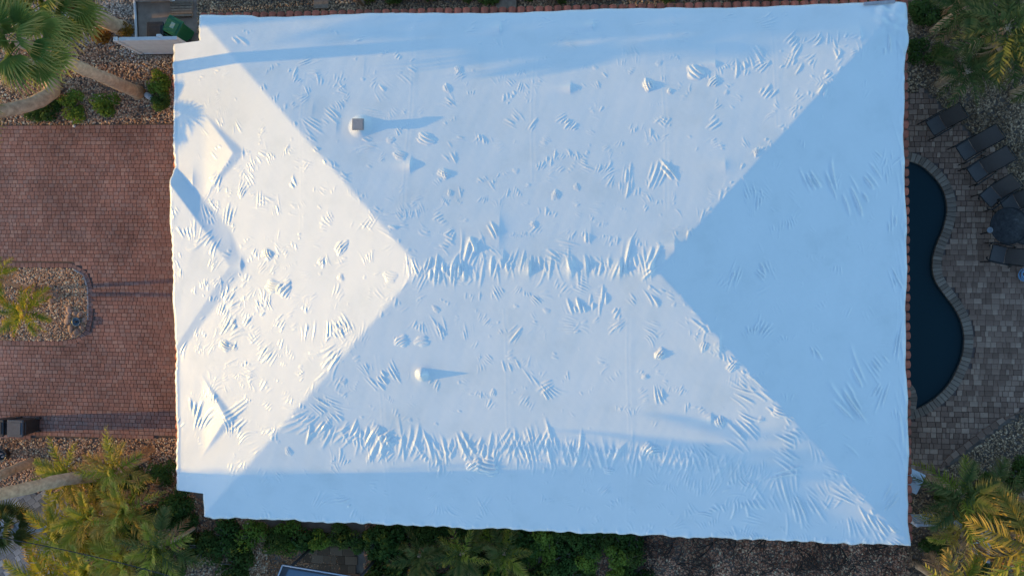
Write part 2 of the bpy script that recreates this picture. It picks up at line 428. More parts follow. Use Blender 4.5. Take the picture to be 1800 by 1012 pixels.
 (280, 260, 3.374): [(160,500,110,60,120,26,1.1),(220,490,80,100,60,24,1.1),(290,570,50,130,140,26,1.2),(110,670,115,80,80,22),(330,680,50,90,70,22),(120,750,90,60,50,20),(265,800,100,50,60,20),(330,810,40,60,50,20),(90,380,110,60,60,22),(300,360,120,90,90,22,1.2),(415,390,80,110,70,28,1.5),(500,230,60,80,60,22,1.2),(610,310,85,90,70,22,1.2),(690,350,100,80,50,22,1.4),(800,220,130,90,40,26,1.5),(540,190,130,90,60,20),(660,45,125,60,50,18),(560,600,45,60,60,18,1.1),(750,610,40,50,50,18),(800,580,110,50,30,24,1.2),(700,590,130,40,40,16),(1240,640,100,70,80,18),(1240,450,55,90,70,20),(990,450,150,60,120,20),(1500,700,100,90,80,20,1.2)],
 (850, 800, 3.6): [(765,220,50,70,70,18),(830,295,130,50,80,14),(1110,320,125,40,60,16),(1420,415,110,70,120,20,1.2),(1500,330,120,50,200,26,1.4),(1650,330,110,80,200,28,1.8),(1230,440,30,80,60,20),(970,470,90,60,90,20),(1270,150,70,80,120,20),(1150,190,70,50,140,18),(1350,220,80,60,80,20),(1500,200,50,100,150,24),(1700,220,70,120,120,26,1.3),(1600,480,100,50,200,20,1.4)],
 (1300, 700, 3.244): [(200,560,120,150,250,26,1.5),(380,650,115,160,200,26,1.8),(600,540,150,120,120,22,1.3),(520,600,60,80,80,22),(640,740,110,100,80,22,1.4),(740,700,120,110,70,24,1.7),(820,740,130,130,100,24,2.1),(900,820,140,110,80,20,1.9),(450,520,130,100,90,22),(150,800,80,40,300,20,1.4),(460,810,80,50,300,18,1.1),(60,680,160,130,60,22),(620,260,150,130,60,24,.9),(860,560,60,120,80,24,1.0),(270,420,20,150,50,30,1.4)],
}
PUCKERS = {
 (560, 120, 4.82): [(910,600,80,1.2),(690,740,60,1.3),(610,610,40,1.2),(1060,890,60,1.2),(375,95,20,1.4)],
 (760, 20, 4.217): [(105,570,40,1.4),(1605,550,48,1.6),(195,430,38,1.2),(1205,415,25,1),(1680,385,28,1),(1760,590,22,1.4)],
 (760, 240, 4.217): [(95,280,40,1.3),(130,420,28,1.4),(755,650,30,1.4),(1070,375,28,1.2),(915,435,40,1.1),(620,255,25,1.1)],
 (560, 280, 4.6): [(185,710,72,1.5),(20,830,34,1.3),(180,955,34,1.2),(580,950,60,1.2),(820,905,30,1.2)],
 (300, 440, 5.06): [(920,320,95,1.7),(1010,340,90,1.8),(480,850,60,1.9),(555,860,50,1.6),(870,40,58,1.7),(1510,240,35,1.1),(560,640,45,1.4)],
 (1080, 560, 3.374): [(530,165,32,1.3),(270,205,38,1.6),(625,610,38,1.6),(180,345,20,1.1),(700,280,42,1.2),(980,560,48,1.3),(200,770,45,2.0),(240,780,40,1.5),(870,595,22,1.1)],
 (1100, 0, 3.162): [(385,405,52,1.6),(490,455,37,1.5),(125,475,40,1.7),(245,510,20,1.3),(730,845,28,1.6),(560,515,16,1.2)],
 (1170, 240, 3.893): [(590,515,35,.8),(1190,910,22,.8)],
 (700, 680, 3.0): [(400,410,50,1.7),(470,420,62,1.8),(1110,440,30,1.4),(500,30,22,1.2),(1695,185,28,1.4)],
 (700, 380, 3.374): [(140,740,44,1.3),(20,740,44,1.5),(225,550,27,1.2),(1555,820,38,1.6),(1465,950,22,1.1),(880,560,22,1.1)],
 (280, 560, 2.812): [(640,655,26,1.2),(910,310,22,1.3),(330,130,40,1.5)],
 (280, 260, 3.374): [(490,260,40,1.2),(640,625,45,1.8),(960,670,30,1.3)],
}
PXM = 62.0
for (x0, y0, sc), items in FOLDS.items():
    for it in items:
        zx, zy, an, L, C, lam = it[:6]
        k = it[6] if len(it) > 6 else 1.0
        u, v, z = to_roof(x0 + zx / sc, y0 + zy / sc)
        m = 1.0 / sc / PXM
        ripple(u, v, math.radians(an), L * m * 1.25, C * m * 1.15, lam * m, .27 * k * (1.8 if k <= 1.1 and x0 + zx / sc > 1190 + abs(y0 + zy / sc - 470) * .9 else 1))
for (x0, y0, sc), items in PUCKERS.items():
    for zx, zy, r, k in items:
        u, v, z = to_roof(x0 + zx / sc, y0 + zy / sc)
        pucker(u, v, r / sc / PXM * 1.1, k * .85)

def band(pts, step, an, dan, L, lam, k, C):
    for (a, b) in zip(pts, pts[1:]):
        n = max(1, int(math.hypot(b[0] - a[0], b[1] - a[1]) / step))
        for i in range(n):
            t = (i + rng.uniform(0, 1)) / n
            u, v, z = to_roof(a[0] + (b[0] - a[0]) * t + rng.uniform(-3, 3), a[1] + (b[1] - a[1]) * t + rng.uniform(-7, 7))
            ripple(u, v, math.radians(an + rng.uniform(-dan, dan)), L * rng.uniform(.6, 1.25) / PXM, C * rng.uniform(.6, 1.3) / PXM,
                   lam * rng.uniform(.75, 1.3) / PXM, .19 * k * rng.uniform(.6, 1.25))
# slack gathered along the near slope, along the ridge and along the hips
band([(610,770),(720,785),(850,788),(960,782),(1060,800),(1150,800),(1230,815),(1290,822)], 15, 86, 22, 62, 11, 1.15, 34)
band([(600,765),(720,783),(850,786),(960,780),(1060,796),(1150,798),(1230,812),(1360,835)], 13, 88, 30, 44, 6.5, 1.05, 26)
band([(520,745),(600,765),(700,770)], 13, 50, 25, 44, 10, 1.6, 32)
band([(640,800),(900,815),(1240,828)], 34, 80, 30, 26, 7, 1.2, 26)
band([(742,478),(850,472),(930,466),(1000,470),(1070,468),(1148,474)], 12, 86, 22, 46, 8, 1.15, 28)
band([(1195,428),(1330,265),(1430,160),(1520,50)], 22, 60, 25, 18, 6, 1.3, 14)
band([(1160,500),(1240,580),(1330,680),(1480,850),(1585,950)], 22, 140, 25, 26, 7, 1.3, 20)
band([(460,150),(600,310),(725,450)], 26, 130, 30, 22, 7, 1.0, 18)
band([(725,490),(600,620),(480,760),(400,840)], 24, 60, 30, 24, 7, 1.0, 20)
band([(400,910),(900,935),(1300,950),(1580,955)], 24, 85, 25, 18, 6, 1.1, 22)
band([(302,330),(304,600)], 9, 100, 50, 12, 5, .9, 9)
band([(1585,20),(1588,500),(1590,950)], 20, 95, 15, 70, 9, .7, 18)
band([(640,30),(1000,45),(1400,25)], 40, 20, 20, 26, 6, .8, 14)
# loose small folds everywhere
for _ in range(420):
    px, py = rng.uniform(330, 1560), rng.uniform(50, 940)
    soft = px > 1250 + abs(py - 470) * .6
    u, v, z = to_roof(px, py)
    L = rng.uniform(6, 22) * (1.5 if soft else 1)
    ripple(u, v, rng.uniform(0, math.pi), L / PXM, rng.uniform(8, 30) / PXM, rng.uniform(4, 7) / PXM, rng.uniform(.10, .22))
for _ in range(150):
    u, v, z = to_roof(rng.uniform(340, 1500), rng.uniform(60, 900))
    pucker(u, v, rng.uniform(2, 5) / PXM, rng.uniform(.6, 1.2))
for _ in range(110):
    t = rng.random()
    u, v, z = to_roof(rng.uniform(340, 620), rng.uniform(480, 720) if t < .6 else rng.uniform(260, 480))
    ripple(u, v, rng.uniform(.3, 1.5) if t < .6 else rng.uniform(0, math.pi), rng.uniform(10, 30) / PXM, rng.uniform(8, 30) / PXM, rng.uniform(4.5, 8) / PXM, rng.uniform(.14, .30))
# stretched tents over battens, tile ends and stubs
for (px, py, h, lu, ru, sv) in [(878,403,.07,.75,.14,.45),(885,455,.08,.5,.04,.2),(879,50,.11,.35,.04,.16),(1042,46,.12,.3,.05,.12),(1003,155,.10,.35,.08,.14),
        (843,98,.02,.7,.06,.25),(640,120,.015,.6,.06,.3),(1258,88,.03,.45,.06,.14),(1258,113,.08,.3,.04,.10),(722,290,.15,.30,.06,.17),(592,220,.03,.6,.08,.25),
        (1186,432,.09,.4,.08,.16),(1039,410,.03,.5,.10,.25),(1275,290,.05,.35,.14,.20),(1512,60,.09,.45,.08,.22),(930,470,.15,.35,.05,.2),(1005,470,.13,.4,.04,.2),
        (1090,470,.16,.3,.05,.2),(1145,470,.15,.3,.05,.2),(1265,605,.10,.6,.05,.30),(550,190,.015,.6,.06,.25),(1030,468,.10,.3,.05,.2),(800,470,.12,.35,.05,.2),(1250,735,.10,.3,.05,.12),(424,465,.12,.3,.08,.22),(340,318,.10,.4,.12,.3)]:
    u, v, z = to_roof(px, py)
    tent(u, v, h, lu, ru, sv)
VENT_A = to_roof(634, 222)
VENT_B = to_roof(742, 658)
cone(VENT_B[0], VENT_B[1], .17, .20)
cone(VENT_A[0], VENT_A[1], .30, .14)
# very soft waves of the sheet
def fbm(u, v, sc, seed):
    r = np.random.default_rng(seed); o = 0
    for k in range(7):
        a = r.uniform(0, 6.28); f = sc * r.uniform(.6, 1.6)
        o = o + np.sin((u * math.cos(a) + v * math.sin(a)) * f + r.uniform(0, 6.28))
    return o / 7
W += .012 * fbm(GU, GV, 2.2, 3) + .004 * fbm(GU, GV, 7, 5) + .0012 * fbm(GU, GV, 26, 8)
# welded seams between the sheets: low flat lips
for (pu, va_, vb_) in [(-8.9, 1.5, 6.5), (-5.6, 2.2, 8.2), (-1.9, 3.0, 8.2), (1.9, 2.2, 8.2), (5.1, 4.6, 8.2), (-6.5, -7.2, -2.0), (-2.7, -7.2, -.6), (.8, -7.2, -.8), (4.3, -7.2, -3.6)]:
    q = (GV > va_) & (GV < vb_)
    d_ = GU - pu - .03 * np.sin(GV * 1.3 + pu)
    W += np.where(q, .0022 * np.clip(1 - np.abs(d_) / .05, 0, 1) + .002 * np.clip(1 - np.abs(d_ - .12) / .12, 0, 1), 0)
# gathered hem along the near eave and up the right eave
hem = np.clip(1 - (GV - V0) / .26, 0, 1) ** 1.5
W += hem * .045 * np.clip(np.sin(GU * 11 + 2 * np.sin(GU * 1.7)) * np.sin(GU * 3.1 + .5) + .25 * np.sin(GU * 27), 0, 1)
hem = np.clip(1 - (U1 - GU) / .3, 0, 1) ** 1.5
W += hem * .03 * np.clip(np.sin(GV * 9 + 2 * np.sin(GV * 1.3)) * np.sin(GV * 2.3), 0, 1)
Z = Zb + W
# film edge: wavy where it is pulled over the tile ends
E_ = lambda d, w: np.clip(1 - d / w, 0, 1)
GX = GU.copy(); GY = GV.copy()
sc = 2 * math.pi / .283
edge_l = np.where((GV > VF1) | (GV < VF0), U0, UF)
wl = E_(np.abs(GU - edge_l), .3)
GX += wl * (.013 * np.sin(GV * sc) * (.5 + .5 * np.sin(GV * 1.9)) + .012 * np.sin(GV * 5.1 + 1) + .02 * np.sin(GV * 2.3))
wb = E_(GV - V0, .35)
GY += wb * (.02 * np.sin(GU * 1.13) * np.sin(GU * 6.7 + 3 * np.sin(GU * .8)) + .014 * np.sin(GU * 3.3 + .7 + 2 * np.sin(GU * .5)) + .012 * np.sin(GU * 1.7) + .012 * np.sin(GU * 13.1 + 2))
wt = E_(V1 - GV, .25)
GY += wt * (.03 * np.sin(GU * .9 + 1) + .06 * sstep(-GU, 10.6, 10.9) - .02 * sstep(GU, -6.3, -6.2) * sstep(-GU, -2.1, -2.0) + .008 * np.sin(GU * 6))
wr = E_(U1 - GU, .25)
GX += wr * (.03 * np.sin(GV * 1.1) + .015 * np.sin(GV * 3.7) + (.10 + .02 * np.sin(GV * 8)) * sstep(GV, 6.7, 7.5) + .11 * sstep(-GV, 6.6, 7.4))
# bunched corner at the far right
w = window(8.75, 8.2, .9)
x = GU[w] - 8.75; y = GV[w] - 8.2
Z[w] += np.clip(1 - np.hypot(x, y) / .85, 0, 1) * (.05 + .09 * np.sin(x * 11 + y * 6) * np.sin(y * 9 - x * 3) * np.clip(np.hypot(x, y) * 3, 0, 1))
# roll-over at the edges
dedge = np.minimum(np.minimum(GU - edge_l, U1 - GU), np.minimum(GV - V0, V1 - GV))
notch = (GU < U0) & ((GV > VF1) | (GV < VF0))
Z -= .06 * np.clip(1 - np.abs(dedge) / .10, 0, 1) ** 2
keep = ~notch
idx = -np.ones(GU.shape, np.int64)
cell = keep[:-1, :-1] & keep[1:, :-1] & keep[:-1, 1:] & keep[1:, 1:]
used = np.zeros(GU.shape, bool)
used[:-1, :-1] |= cell; used[1:, :-1] |= cell; used[:-1, 1:] |= cell; used[1:, 1:] |= cell
idx[used] = np.arange(used.sum())
FV = np.stack([GX[used] + SH * GY[used], GY[used], Z[used]], 1)
jj, ii = np.nonzero(cell)
FF = np.stack([idx[jj, ii], idx[jj, ii + 1], idx[jj + 1, ii + 1], idx[jj + 1, ii]], 1)
# hem hanging down from every free edge
pc = np.pad(cell, 1)
def rim(mask, a, b): 
    j, i = np.nonzero(mask)
    return np.stack([idx[j + a[0], i + a[1]], idx[j + b[0], i + b[1]]], 1)
e_all = [rim(cell & ~pc[1:-1, :-2], (1, 0), (0, 0)), rim(cell & ~pc[1:-1, 2:], (0, 1), (1, 1)),
         rim(cell & ~pc[:-2, 1:-1], (0, 0), (0, 1)), rim(cell & ~pc[2:, 1:-1], (1, 1), (1, 0))]
EE = np.concatenate(e_all)
ev = np.unique(EE)
remap = -np.ones(len(FV), np.int64); remap[ev] = len(FV) + np.arange(len(ev))
low = FV[ev].copy(); low[:, 2] -= .13 + .03 * np.sin(low[:, 0] * 9) * np.sin(low[:, 1] * 7)
FV = np.concatenate([FV, low])
FF = np.concatenate([FF, np.stack([EE[:, 0], remap[EE[:, 0]], remap[EE[:, 1]], EE[:, 1]], 1)])

mfilm, nt, bs = new_mat('white_film')
n1 = noise(nt, .9, 5, .6); n2 = noise(nt, 14, 3, .5)
r1 = ramp(nt, [(.25, (.69, .74, .72)), (.45, (.75, .795, .775)), (.75, (.785, .825, .805))])
nt.links.new(n1.outputs['Fac'], r1.inputs['Fac'])
nt.links.new(r1.outputs[0], bs.inputs['Base Color'])
bs.inputs['Roughness'].default_value = .27
bs.inputs['Specular IOR Level'].default_value = .5
bump(nt, bs, n2.outputs['Fac'], .10, .006)
film = link('roof_film', np_mesh('roof_film', FV, FF, mfilm, True))
tag(film, 'wrinkled white plastic film shrink-wrapped over the whole hipped house roof', 'roof film')
# ------------------------------------------------------------------ house body and tiles
m_stucco = mat_noise('peach_stucco', (.52, .36, .26), (.62, .45, .33), 5, .9, .25, .01)
m_fascia = mat_noise('brown_fascia', (.05, .022, .018), (.09, .04, .03), 6, .6, .1)
m_deck = mat_noise('roof_underlay', (.05, .05, .055), (.09, .09, .095), 4, .9, .2)
m_tile = mat_noise('clay_tile', (.20, .045, .025), (.38, .10, .06), 7, .7, .35, .01, per_obj=.35)
house = empty('house', (0, 0, 0))
tag(house, 'low hip roofed house with red clay tile edge beneath white film', 'house')
def hw(u, v): return (u + SH * v, v)
mb = MB()
def wallbox(ua, ub, va, vb, z0=0.0, z1=2.62):
    mb.prism([hw(ua, va), hw(ub, va), hw(ub, vb), hw(ua, vb)], z0, z1)
wallbox(U0 + .45, U1 - .55, V0 + .5, V1 - .5)
mb.obj('wall', m_stucco, house)
mb = MB(); wallbox(UF + .5, U0 + .447, VF0 + .5, -1.2); mb.obj('front_bay_wall', m_stucco, house)
mb = MB(); wallbox(UF + .5, U0 + .447, 2.0, VF1 - .5); mb.obj('front_bay_wall', m_stucco, house)
for va_ in (-1.0, 1.697):
    mb = MB(); wallbox(UF + .25, UF + .55, va_, va_ + .3); mb.obj('porch_column', m_stucco, house)
mb = MB()
mb.prism([hw(*p) for p in [(U0 + .05, V0 + .05), (U1 - .05, V0 + .05), (U1 - .05, V1 - .05), (U0 + .05, V1 - .05),
                          (U0 + .05, VF1 - .05), (UF + .06, VF1 - .05), (UF + .06, VF0 + .05), (U0 + .05, VF0 + .05)]], 2.625, 2.70)
mb.obj('soffit', m_fascia, house)
# deck: coarse copy of the roof planes just below the film
du = np.arange(UF + .06, U1 - .02, .21); dv = np.arange(V0 + .06, V1 - .02, .21)
DU, DV = np.meshgrid(du, dv)
DZ = roof_z(DU, DV) - .10 - np.where(DU < -11, .14, 0)
DZ = np.minimum(DZ, 99)
keepd = ~((DU < U0 + .1) & ((DV > VF1 - .1) | (DV < VF0 + .1)))
cd = keepd[:-1, :-1] & keepd[1:, :-1] & keepd[:-1, 1:] & keepd[1:, 1:]
di = np.arange(DU.size).reshape(DU.shape)
jj, ii = np.nonzero(cd)
link('roof_deck', np_mesh('roof_deck', np.stack([(DU + SH * DV).ravel(), DV.ravel(), DZ.ravel()], 1),
     np.stack([di[jj, ii], di[jj, ii + 1], di[jj + 1, ii + 1], di[jj + 1, ii]], 1), m_deck), house)

def tile_mesh(name, L=.42, r=.125, th=.018, n=7):
    b = MB(); vs_ = []; fs_ = []
    for x in (0, L):
        for rr in (r, r - th):
            for k in range(n):
                a = math.pi * k / (n - 1)
                vs_.append((x, rr * math.cos(a) * (1 - .10 * (x == 0)), rr * math.sin(a) * .85))
    for k in range(n - 1):
        fs_.append((k, 2 * n + k, 2 * n + k + 1, k + 1))
        fs_.append((n + k + 1, 3 * n + k + 1, 3 * n + k, n + k))
        fs_.append((2 * n + k, 3 * n + k, 3 * n + k + 1, 2 * n + k + 1))
    b.add(vs_, fs_, True)
    return b.mesh(name, m_tile)
tm = tile_mesh('roof_tile')
PITCH = .283
def tile_row(p0, p1, ang, z, over, tilt=16):
    d = Vector(p1) - Vector(p0); n = int(d.length / PITCH); d.normalize()
    for i in range(n + 1):
        p = Vector(p0) + d * (i * PITCH)
        o = link('roof_tile', tm, house)
        o.location = (p.x - .42 * math.cos(ang) + over * math.cos(ang) + rng.uniform(-.008, .008), p.y - .42 * math.sin(ang) + over * math.sin(ang) + rng.uniform(-.008, .008), z + rng.uniform(-.004, .004))
        o.rotation_euler = (0, math.radians(tilt), ang + rng.uniform(-.03, .03))
tile_row(hw(U1, V0 + .2), hw(U1, V1 + .05), 0, 2.885, .125)
tile_row(hw(U0 + .1, V1), hw(U1 + .05, V1), math.pi / 2, 2.885, .155)
tile_row(hw(UF, VF0 + .35), hw(UF, VF1 - .4), math.pi, 2.535, .045, 2)
# trough tiles between the barrels read as a dark strip
for nm, pts in (('tile_trough', [(U1 - .2, V0 + .1), (U1 + .05, V0 + .1), (U1 + .05, V1 + .06), (U1 - .2, V1 + .06)]),
                ('tile_trough', [(U0 + .1, V1 - .2), (U1 - .21, V1 - .2), (U1 - .21, V1 + .08), (U0 + .1, V1 + .08)])):
    mb = MB(); mb.prism([hw(*p) for p in pts], 2.78, 2.80); mb.obj(nm, m_tile, house)
# box vent standing through the film, and its cowl
m_vent = mat_noise('vent_metal', (.28, .27, .26), (.38, .36, .34), 12, .6, .1, metal=.1)
va = Vector((VENT_A[0] + SH * VENT_A[1], VENT_A[1], VENT_A[2]))
vent = empty('roof_vent', va)
mb = MB(); mb.box((0, 0, .08), (.26, .26, .36), bev=.01); mb.obj('flue', m_vent, vent)
cv = MB(); cv.box((0, 0, .285), (.36, .34, .04), bev=.012); cv.box((0, 0, .312), (.30, .28, .014)); cv.obj('cowl', m_vent, vent)
tag(vent, 'small grey metal box vent poking up through the white film', 'roof vent')

# ------------------------------------------------------------------ ground, pavings, gravel
m_soil = mat_noise('soil', (.13, .095, .07), (.26, .20, .15), 2.5, .95, .4, .03)
g = MB(); g.add([(-400, -400, -.05), (400, -400, -.05), (400, 400, -.05), (-400, 400, -.05)], [(0, 1, 2, 3)])
tag(g.obj('ground', m_soil), kind='structure')

def poly_px(pts, z=0.0): return [(P(a, b, z).x, P(a, b, z).y) for a, b in pts]
def inside(poly, x, y):
    """vectorised point in polygon"""
    x = np.asarray(x); y = np.asarray(y); r = np.zeros(x.shape, bool)
    n = len(poly)
    for i in range(n):
        x0, y0 = poly[i]; x1, y1 = poly[(i + 1) % n]
        if y0 == y1: continue
        c = ((y0 > y) != (y1 > y)) & (x < (x1 - x0) * (y - y0) / (y1 - y0) + x0)
        r ^= c
    return r

def slab(name, poly, z, mat, z0=-.06):
    mb = MB(); mb.prism(poly, z0, z)
    o = mb.obj(name, mat); tag(o, kind='structure'); return o

def paver_field(parent, poly, holes, unit, widths, rot, z, mat, keyfun, tones=8, jitter=.5, name='paver', th=.03, maxn=300):
    """rows of pavers of mixed widths; the nearest ones are objects, the rest one stuff part"""
    px_ = np.array(poly)
    c, s = math.cos(rot), math.sin(rot)
    R = np.array([[c, s], [-s, c]])
    q = px_ @ R.T
    (xa, ya), (xb, yb) = q.min(0), q.max(0)
    cells = []
    y = ya
    while y < yb:
        x = xa + rng.uniform(0, unit)
        while x < xb:
            wd = rng.choice(widths)
            cells.append((x + wd / 2, y + unit / 2, wd)); x += wd
        y += unit
    cells = np.array(cells)
    wx = cells[:, 0] * c - cells[:, 1] * s; wy = cells[:, 0] * s + cells[:, 1] * c
    ok = inside(poly, wx, wy)
    for h in holes: ok &= ~inside(h, wx, wy)
    cells = cells[ok]; wx = wx[ok]; wy = wy[ok]
    key = keyfun(wx, wy)
    order = np.argsort(key)
    meshes = {}
    gap = .0028
    for i in order[:maxn]:
        wd = round(float(cells[i, 2]), 3); t = rng.randrange(tones)
        if (wd, t) not in meshes:
            mb = MB(); mb.box((0, 0, th / 2), (wd - gap * 2, unit - gap * 2, th), bev=.007)
            me = mb.mesh(name, mat)
            a = me.attributes.new('tone', 'FLOAT', 'POINT')
            a.data.foreach_set('value', [(t + .5) / tones] * len(me.vertices))
            meshes[(wd, t)] = me
        link(name, meshes[(wd, t)], parent, loc=(wx[i], wy[i], z + rng.uniform(-.002, .002)), rot=(rng.uniform(-.006, .006), rng.uniform(-.006, .006), rot))
    rest = order[maxn:]
    n = len(rest)
    if n:
        hx = cells[rest, 2] / 2 - gap; hy = unit / 2 - gap; b = .006
        V = np.zeros((n, 8, 3))
        for k, (sx, sy, top) in enumerate([(-1, -1, 0), (1, -1, 0), (1, 1, 0), (-1, 1, 0), (-1, -1, 1), (1, -1, 1), (1, 1, 1), (-1, 1, 1)]):
            lx = sx * (hx - b * top); ly = sy * (hy - b * top) * np.ones(n)
            V[:, k, 0] = wx[rest] + lx * c - ly * s; V[:, k, 1] = wy[rest] + lx * s + ly * c
            V[:, k, 2] = z + th * top + nrng.uniform(-.002, .002, n) + (sx * nrng.uniform(-.001, .001, n))
        base = (np.arange(n) * 8)[:, None, None]
        fq = np.array([[4, 5, 6, 7], [0, 1, 5, 4], [1, 2, 6, 5], [2, 3, 7, 6], [3, 0, 4, 7]])[None]
        F = (base + fq).reshape(-1, 4)
        tone = np.repeat((nrng.integers(0, tones, n) + .5) / tones, 8)
        o = link(name + '_field', np_mesh(name + '_field', V.reshape(-1, 3), F, mat, False, tone), parent)
        o['kind'] = 'stuff'

def round_poly(px_pts, n=6):
    """Catmull-Rom through pixel points, closed, as world plan points"""
    pts = [P(a, b) for a, b in px_pts]; out = []
    m = len(pts)
    for i in range(m):
        p0, p1, p2, p3 = pts[i - 1], pts[i], pts[(i + 1) % m], pts[(i + 2) % m]
        for k in range(n):
            t = k / n
            out.append(.5 * ((2 * p1) + (p2 - p0) * t + (2 * p0 - 5 * p1 + 4 * p2 - p3) * t * t + (3 * p1 - p0 - 3 * p2 + p3) * t ** 3))
    return [(p.x, p.y) for p in out]

def offset_poly(poly, d):
    n = len(poly); out = []
    ar = sum(poly[i][0] * poly[(i + 1) % n][1] - poly[(i + 1) % n][0] * poly[i][1] for i in range(n))
    sg = 1 if ar > 0 else -1
    for i in range(n):
        a = Vector(poly[i - 1]); b = Vector(poly[(i + 1) % n]); t = (b - a).normalized()
        out.append((poly[i][0] + sg * t.y * d, poly[i][1] - sg * t.x * d))
    return out

def edging(parent, poly, d0, d1, wid, z, mat, name, closed=True, th=.03, tones=8):
    """a course of stones following a line, each a child of its setting"""
    pin = offset_poly(poly, d0); pout = offset_poly(poly, d1)
    n = len(poly); acc = 0.0
    segs = []
    rngn = n if closed else n - 1
    L = [(Vector(poly[(i + 1) % n]) - Vector(poly[i])).length for i in range(rngn)]
    tot = sum(L); k = max(3, int(round(tot / wid))); step = tot / k
    def at(s_, line):
        i = 0
        while i < rngn - 1 and s_ > L[i]: s_ -= L[i]; i += 1
        t = min(1.0, s_ / max(L[i], 1e-6))
        a = Vector(line[i]); b = Vector(line[(i + 1) % n])
        return a + (b - a) * t
    for j in range(k):
        s0, s1 = j * step + .004, (j + 1) * step - .004
        q = [at(s0, pin), at(s1, pin), at(s1, pout), at(s0, pout)]
        cx = sum((p for p in q), Vector((0, 0))) / 4
        vs_ = [(p.x - cx.x, p.y - cx.y, 0) for p in q] + [((p.x - cx.x) * .95, (p.y - cx.y) * .95, th) for p in q]
        fs_ = [(4, 5, 6, 7), (0, 1, 5, 4), (1, 2, 6, 5), (2, 3, 7, 6), (3, 0, 4, 7)]
        mb = MB(); mb.add(vs_, fs_)
        me = mb.mesh(name, mat)
        a = me.attributes.new('tone', 'FLOAT', 'POINT'); a.data.foreach_set('value', [rng.random()] * 8)
        link(name, me, parent, loc=(cx.x, cx.y, z))

m_joint = mat_noise('paver_joint', (.10, .07, .055), (.16, .11, .09), 20, .95, .3)
m_brick = mat_tone('brick_paver', [(0, (.29, .155, .12)), (.3, (.33, .172, .13)), (.55, (.37, .192, .145)), (.75, (.315, .195, .16)), (1, (.40, .235, .18))], patch=.35, patch_scale=.4, dark=(.64, .65, .68))
m_grey = mat_tone('grey_paver', [(0, (.16, .17, .18)), (.4, (.24, .25, .26)), (.7, (.30, .31, .32)), (1, (.40, .41, .42))], patch=.3, patch_scale=.8, dark=(.75, .75, .75))
m_patio = mat_tone('patio_paver', [(0, (0.209, 0.126, 0.086)), (.35, (0.262, 0.157, 0.109)), (.7, (0.327, 0.201, 0.139)), (.88, (0.393, 0.252, 0.176)), (1, (0.484, 0.315, 0.218))], patch=.3, patch_scale=.5, dark=(.75, .75, .75))
m_coping = mat_tone('coping_stone', [(0, (.20, .145, .105)), (.5, (.26, .19, .14)), (1, (.33, .25, .185))], patch=.2, patch_scale=1.0, dark=(.8, .8, .8))

# front drive with its planting island
ISLAND = [(-120, 470), (0, 471), (80, 471), (125, 472), (147, 484), (154, 505), (155, 530), (155, 555), (150, 580), (135, 594), (110, 598), (60, 598), (0, 597), (-120, 597)]
isl = poly_px(ISLAND)
drive_poly = poly_px([(-260, 222), (320, 218), (330, 768), (-260, 768)])
drive = slab('driveway', drive_poly, -.004, m_joint)
isl_hole = offset_poly(isl, .20)
paver_field(drive, drive_poly, [isl_hole], .14, [.14, .14, .21, .21], 0.0, -.003, m_brick, lambda x, y: np.abs(x + 15.2) + np.abs(y) * .35)
edging(drive, isl, .012, .19, .165, -.003, m_brick, 'border_paver', tones=8)
bed = slab('planting_island', isl, .02, m_soil)
m_kerb = mat_noise('kerb_concrete', (.35, .33, .31), (.5, .48, .46), 9, .9, .2)
kerb_poly = [p for p in poly_px([(128, 473), (147, 484), (154, 505), (155, 530), (155, 562)])]
mb = MB(); mb.tube([(x, y, .015) for x, y in kerb_poly], .035, 6); tag(mb.obj('kerb', m_kerb), kind='structure')

# grey pavers at the street side
street_poly = poly_px([(-220, 885), (0, 876), (55, 860), (110, 876), (150, 930), (170, 1080), (-220, 1080)])
street = slab('walkway', street_poly, -.004, m_joint)
paver_field(street, street_poly, [], .20, [.20, .20, .30], math.radians(35), -.003, m_grey, lambda x, y: np.hypot(x + 19.2, y + 9.3))

# pool and its deck
POOL = [(1540, 300), (1575, 285), (1598, 284), (1619, 292), (1637, 307), (1652, 325), (1661, 346), (1664, 367), (1662, 384), (1656, 405), (1647, 426), (1640, 447), (1638, 468), (1641, 488),
        (1650, 505), (1664, 524), (1679, 545), (1690, 569), (1694, 595), (1691, 623), (1681, 650), (1667, 675), (1646, 697), (1622, 713), (1601, 721), (1575, 722), (1545, 705), (1530, 600), (1536, 450)]
pool = round_poly(POOL, 3)
pool_out = offset_poly(pool, .30)
deck_poly = poly_px([(1560, 172), (1600, 168), (1622, 158), (1675, 207), (1705, 235), (1738, 251), (1761, 290), (1776, 325), (1788, 352), (1802, 372), (1850, 380), (1960, 380), (1960, 600), (1800, 715), (1762, 743), (1716, 777), (1670, 811), (1620, 850), (1560, 880)])
# basin ring, water, deck slab built as an annulus so that the pool stays open
def slab_with_hole(name, outer, hole, z, mat, z0):
    bm = bmesh.new()
    vo = [bm.verts.new((x, y, z)) for x, y in outer]; vh = [bm.verts.new((x, y, z)) for x, y in hole]
    eo = [bm.edges.new((vo[i], vo[(i + 1) % len(vo)])) for i in range(len(vo))]
    eh = [bm.edges.new((vh[i], vh[(i + 1) % len(vh)])) for i in range(len(vh))]
    bmesh.ops.triangle_fill(bm, use_beauty=True, use_dissolve=False, edges=eo + eh)
    me = bpy.data.meshes.new(name); bm.to_mesh(me); bm.free(); me.materials.append(mat)
    return link(name, me)
deck = slab_with_hole('pool_deck', deck_poly, pool, -.004, m_joint, 0)
tag(deck, kind='structure')
paver_field(deck, deck_poly, [pool_out], .175, [.12, .175, .175, .26], 0.0, -.003, m_patio, lambda x, y: np.hypot(x - 11.6, (y + 1) * .8) + np.where(x < 9.2, 50, 0))
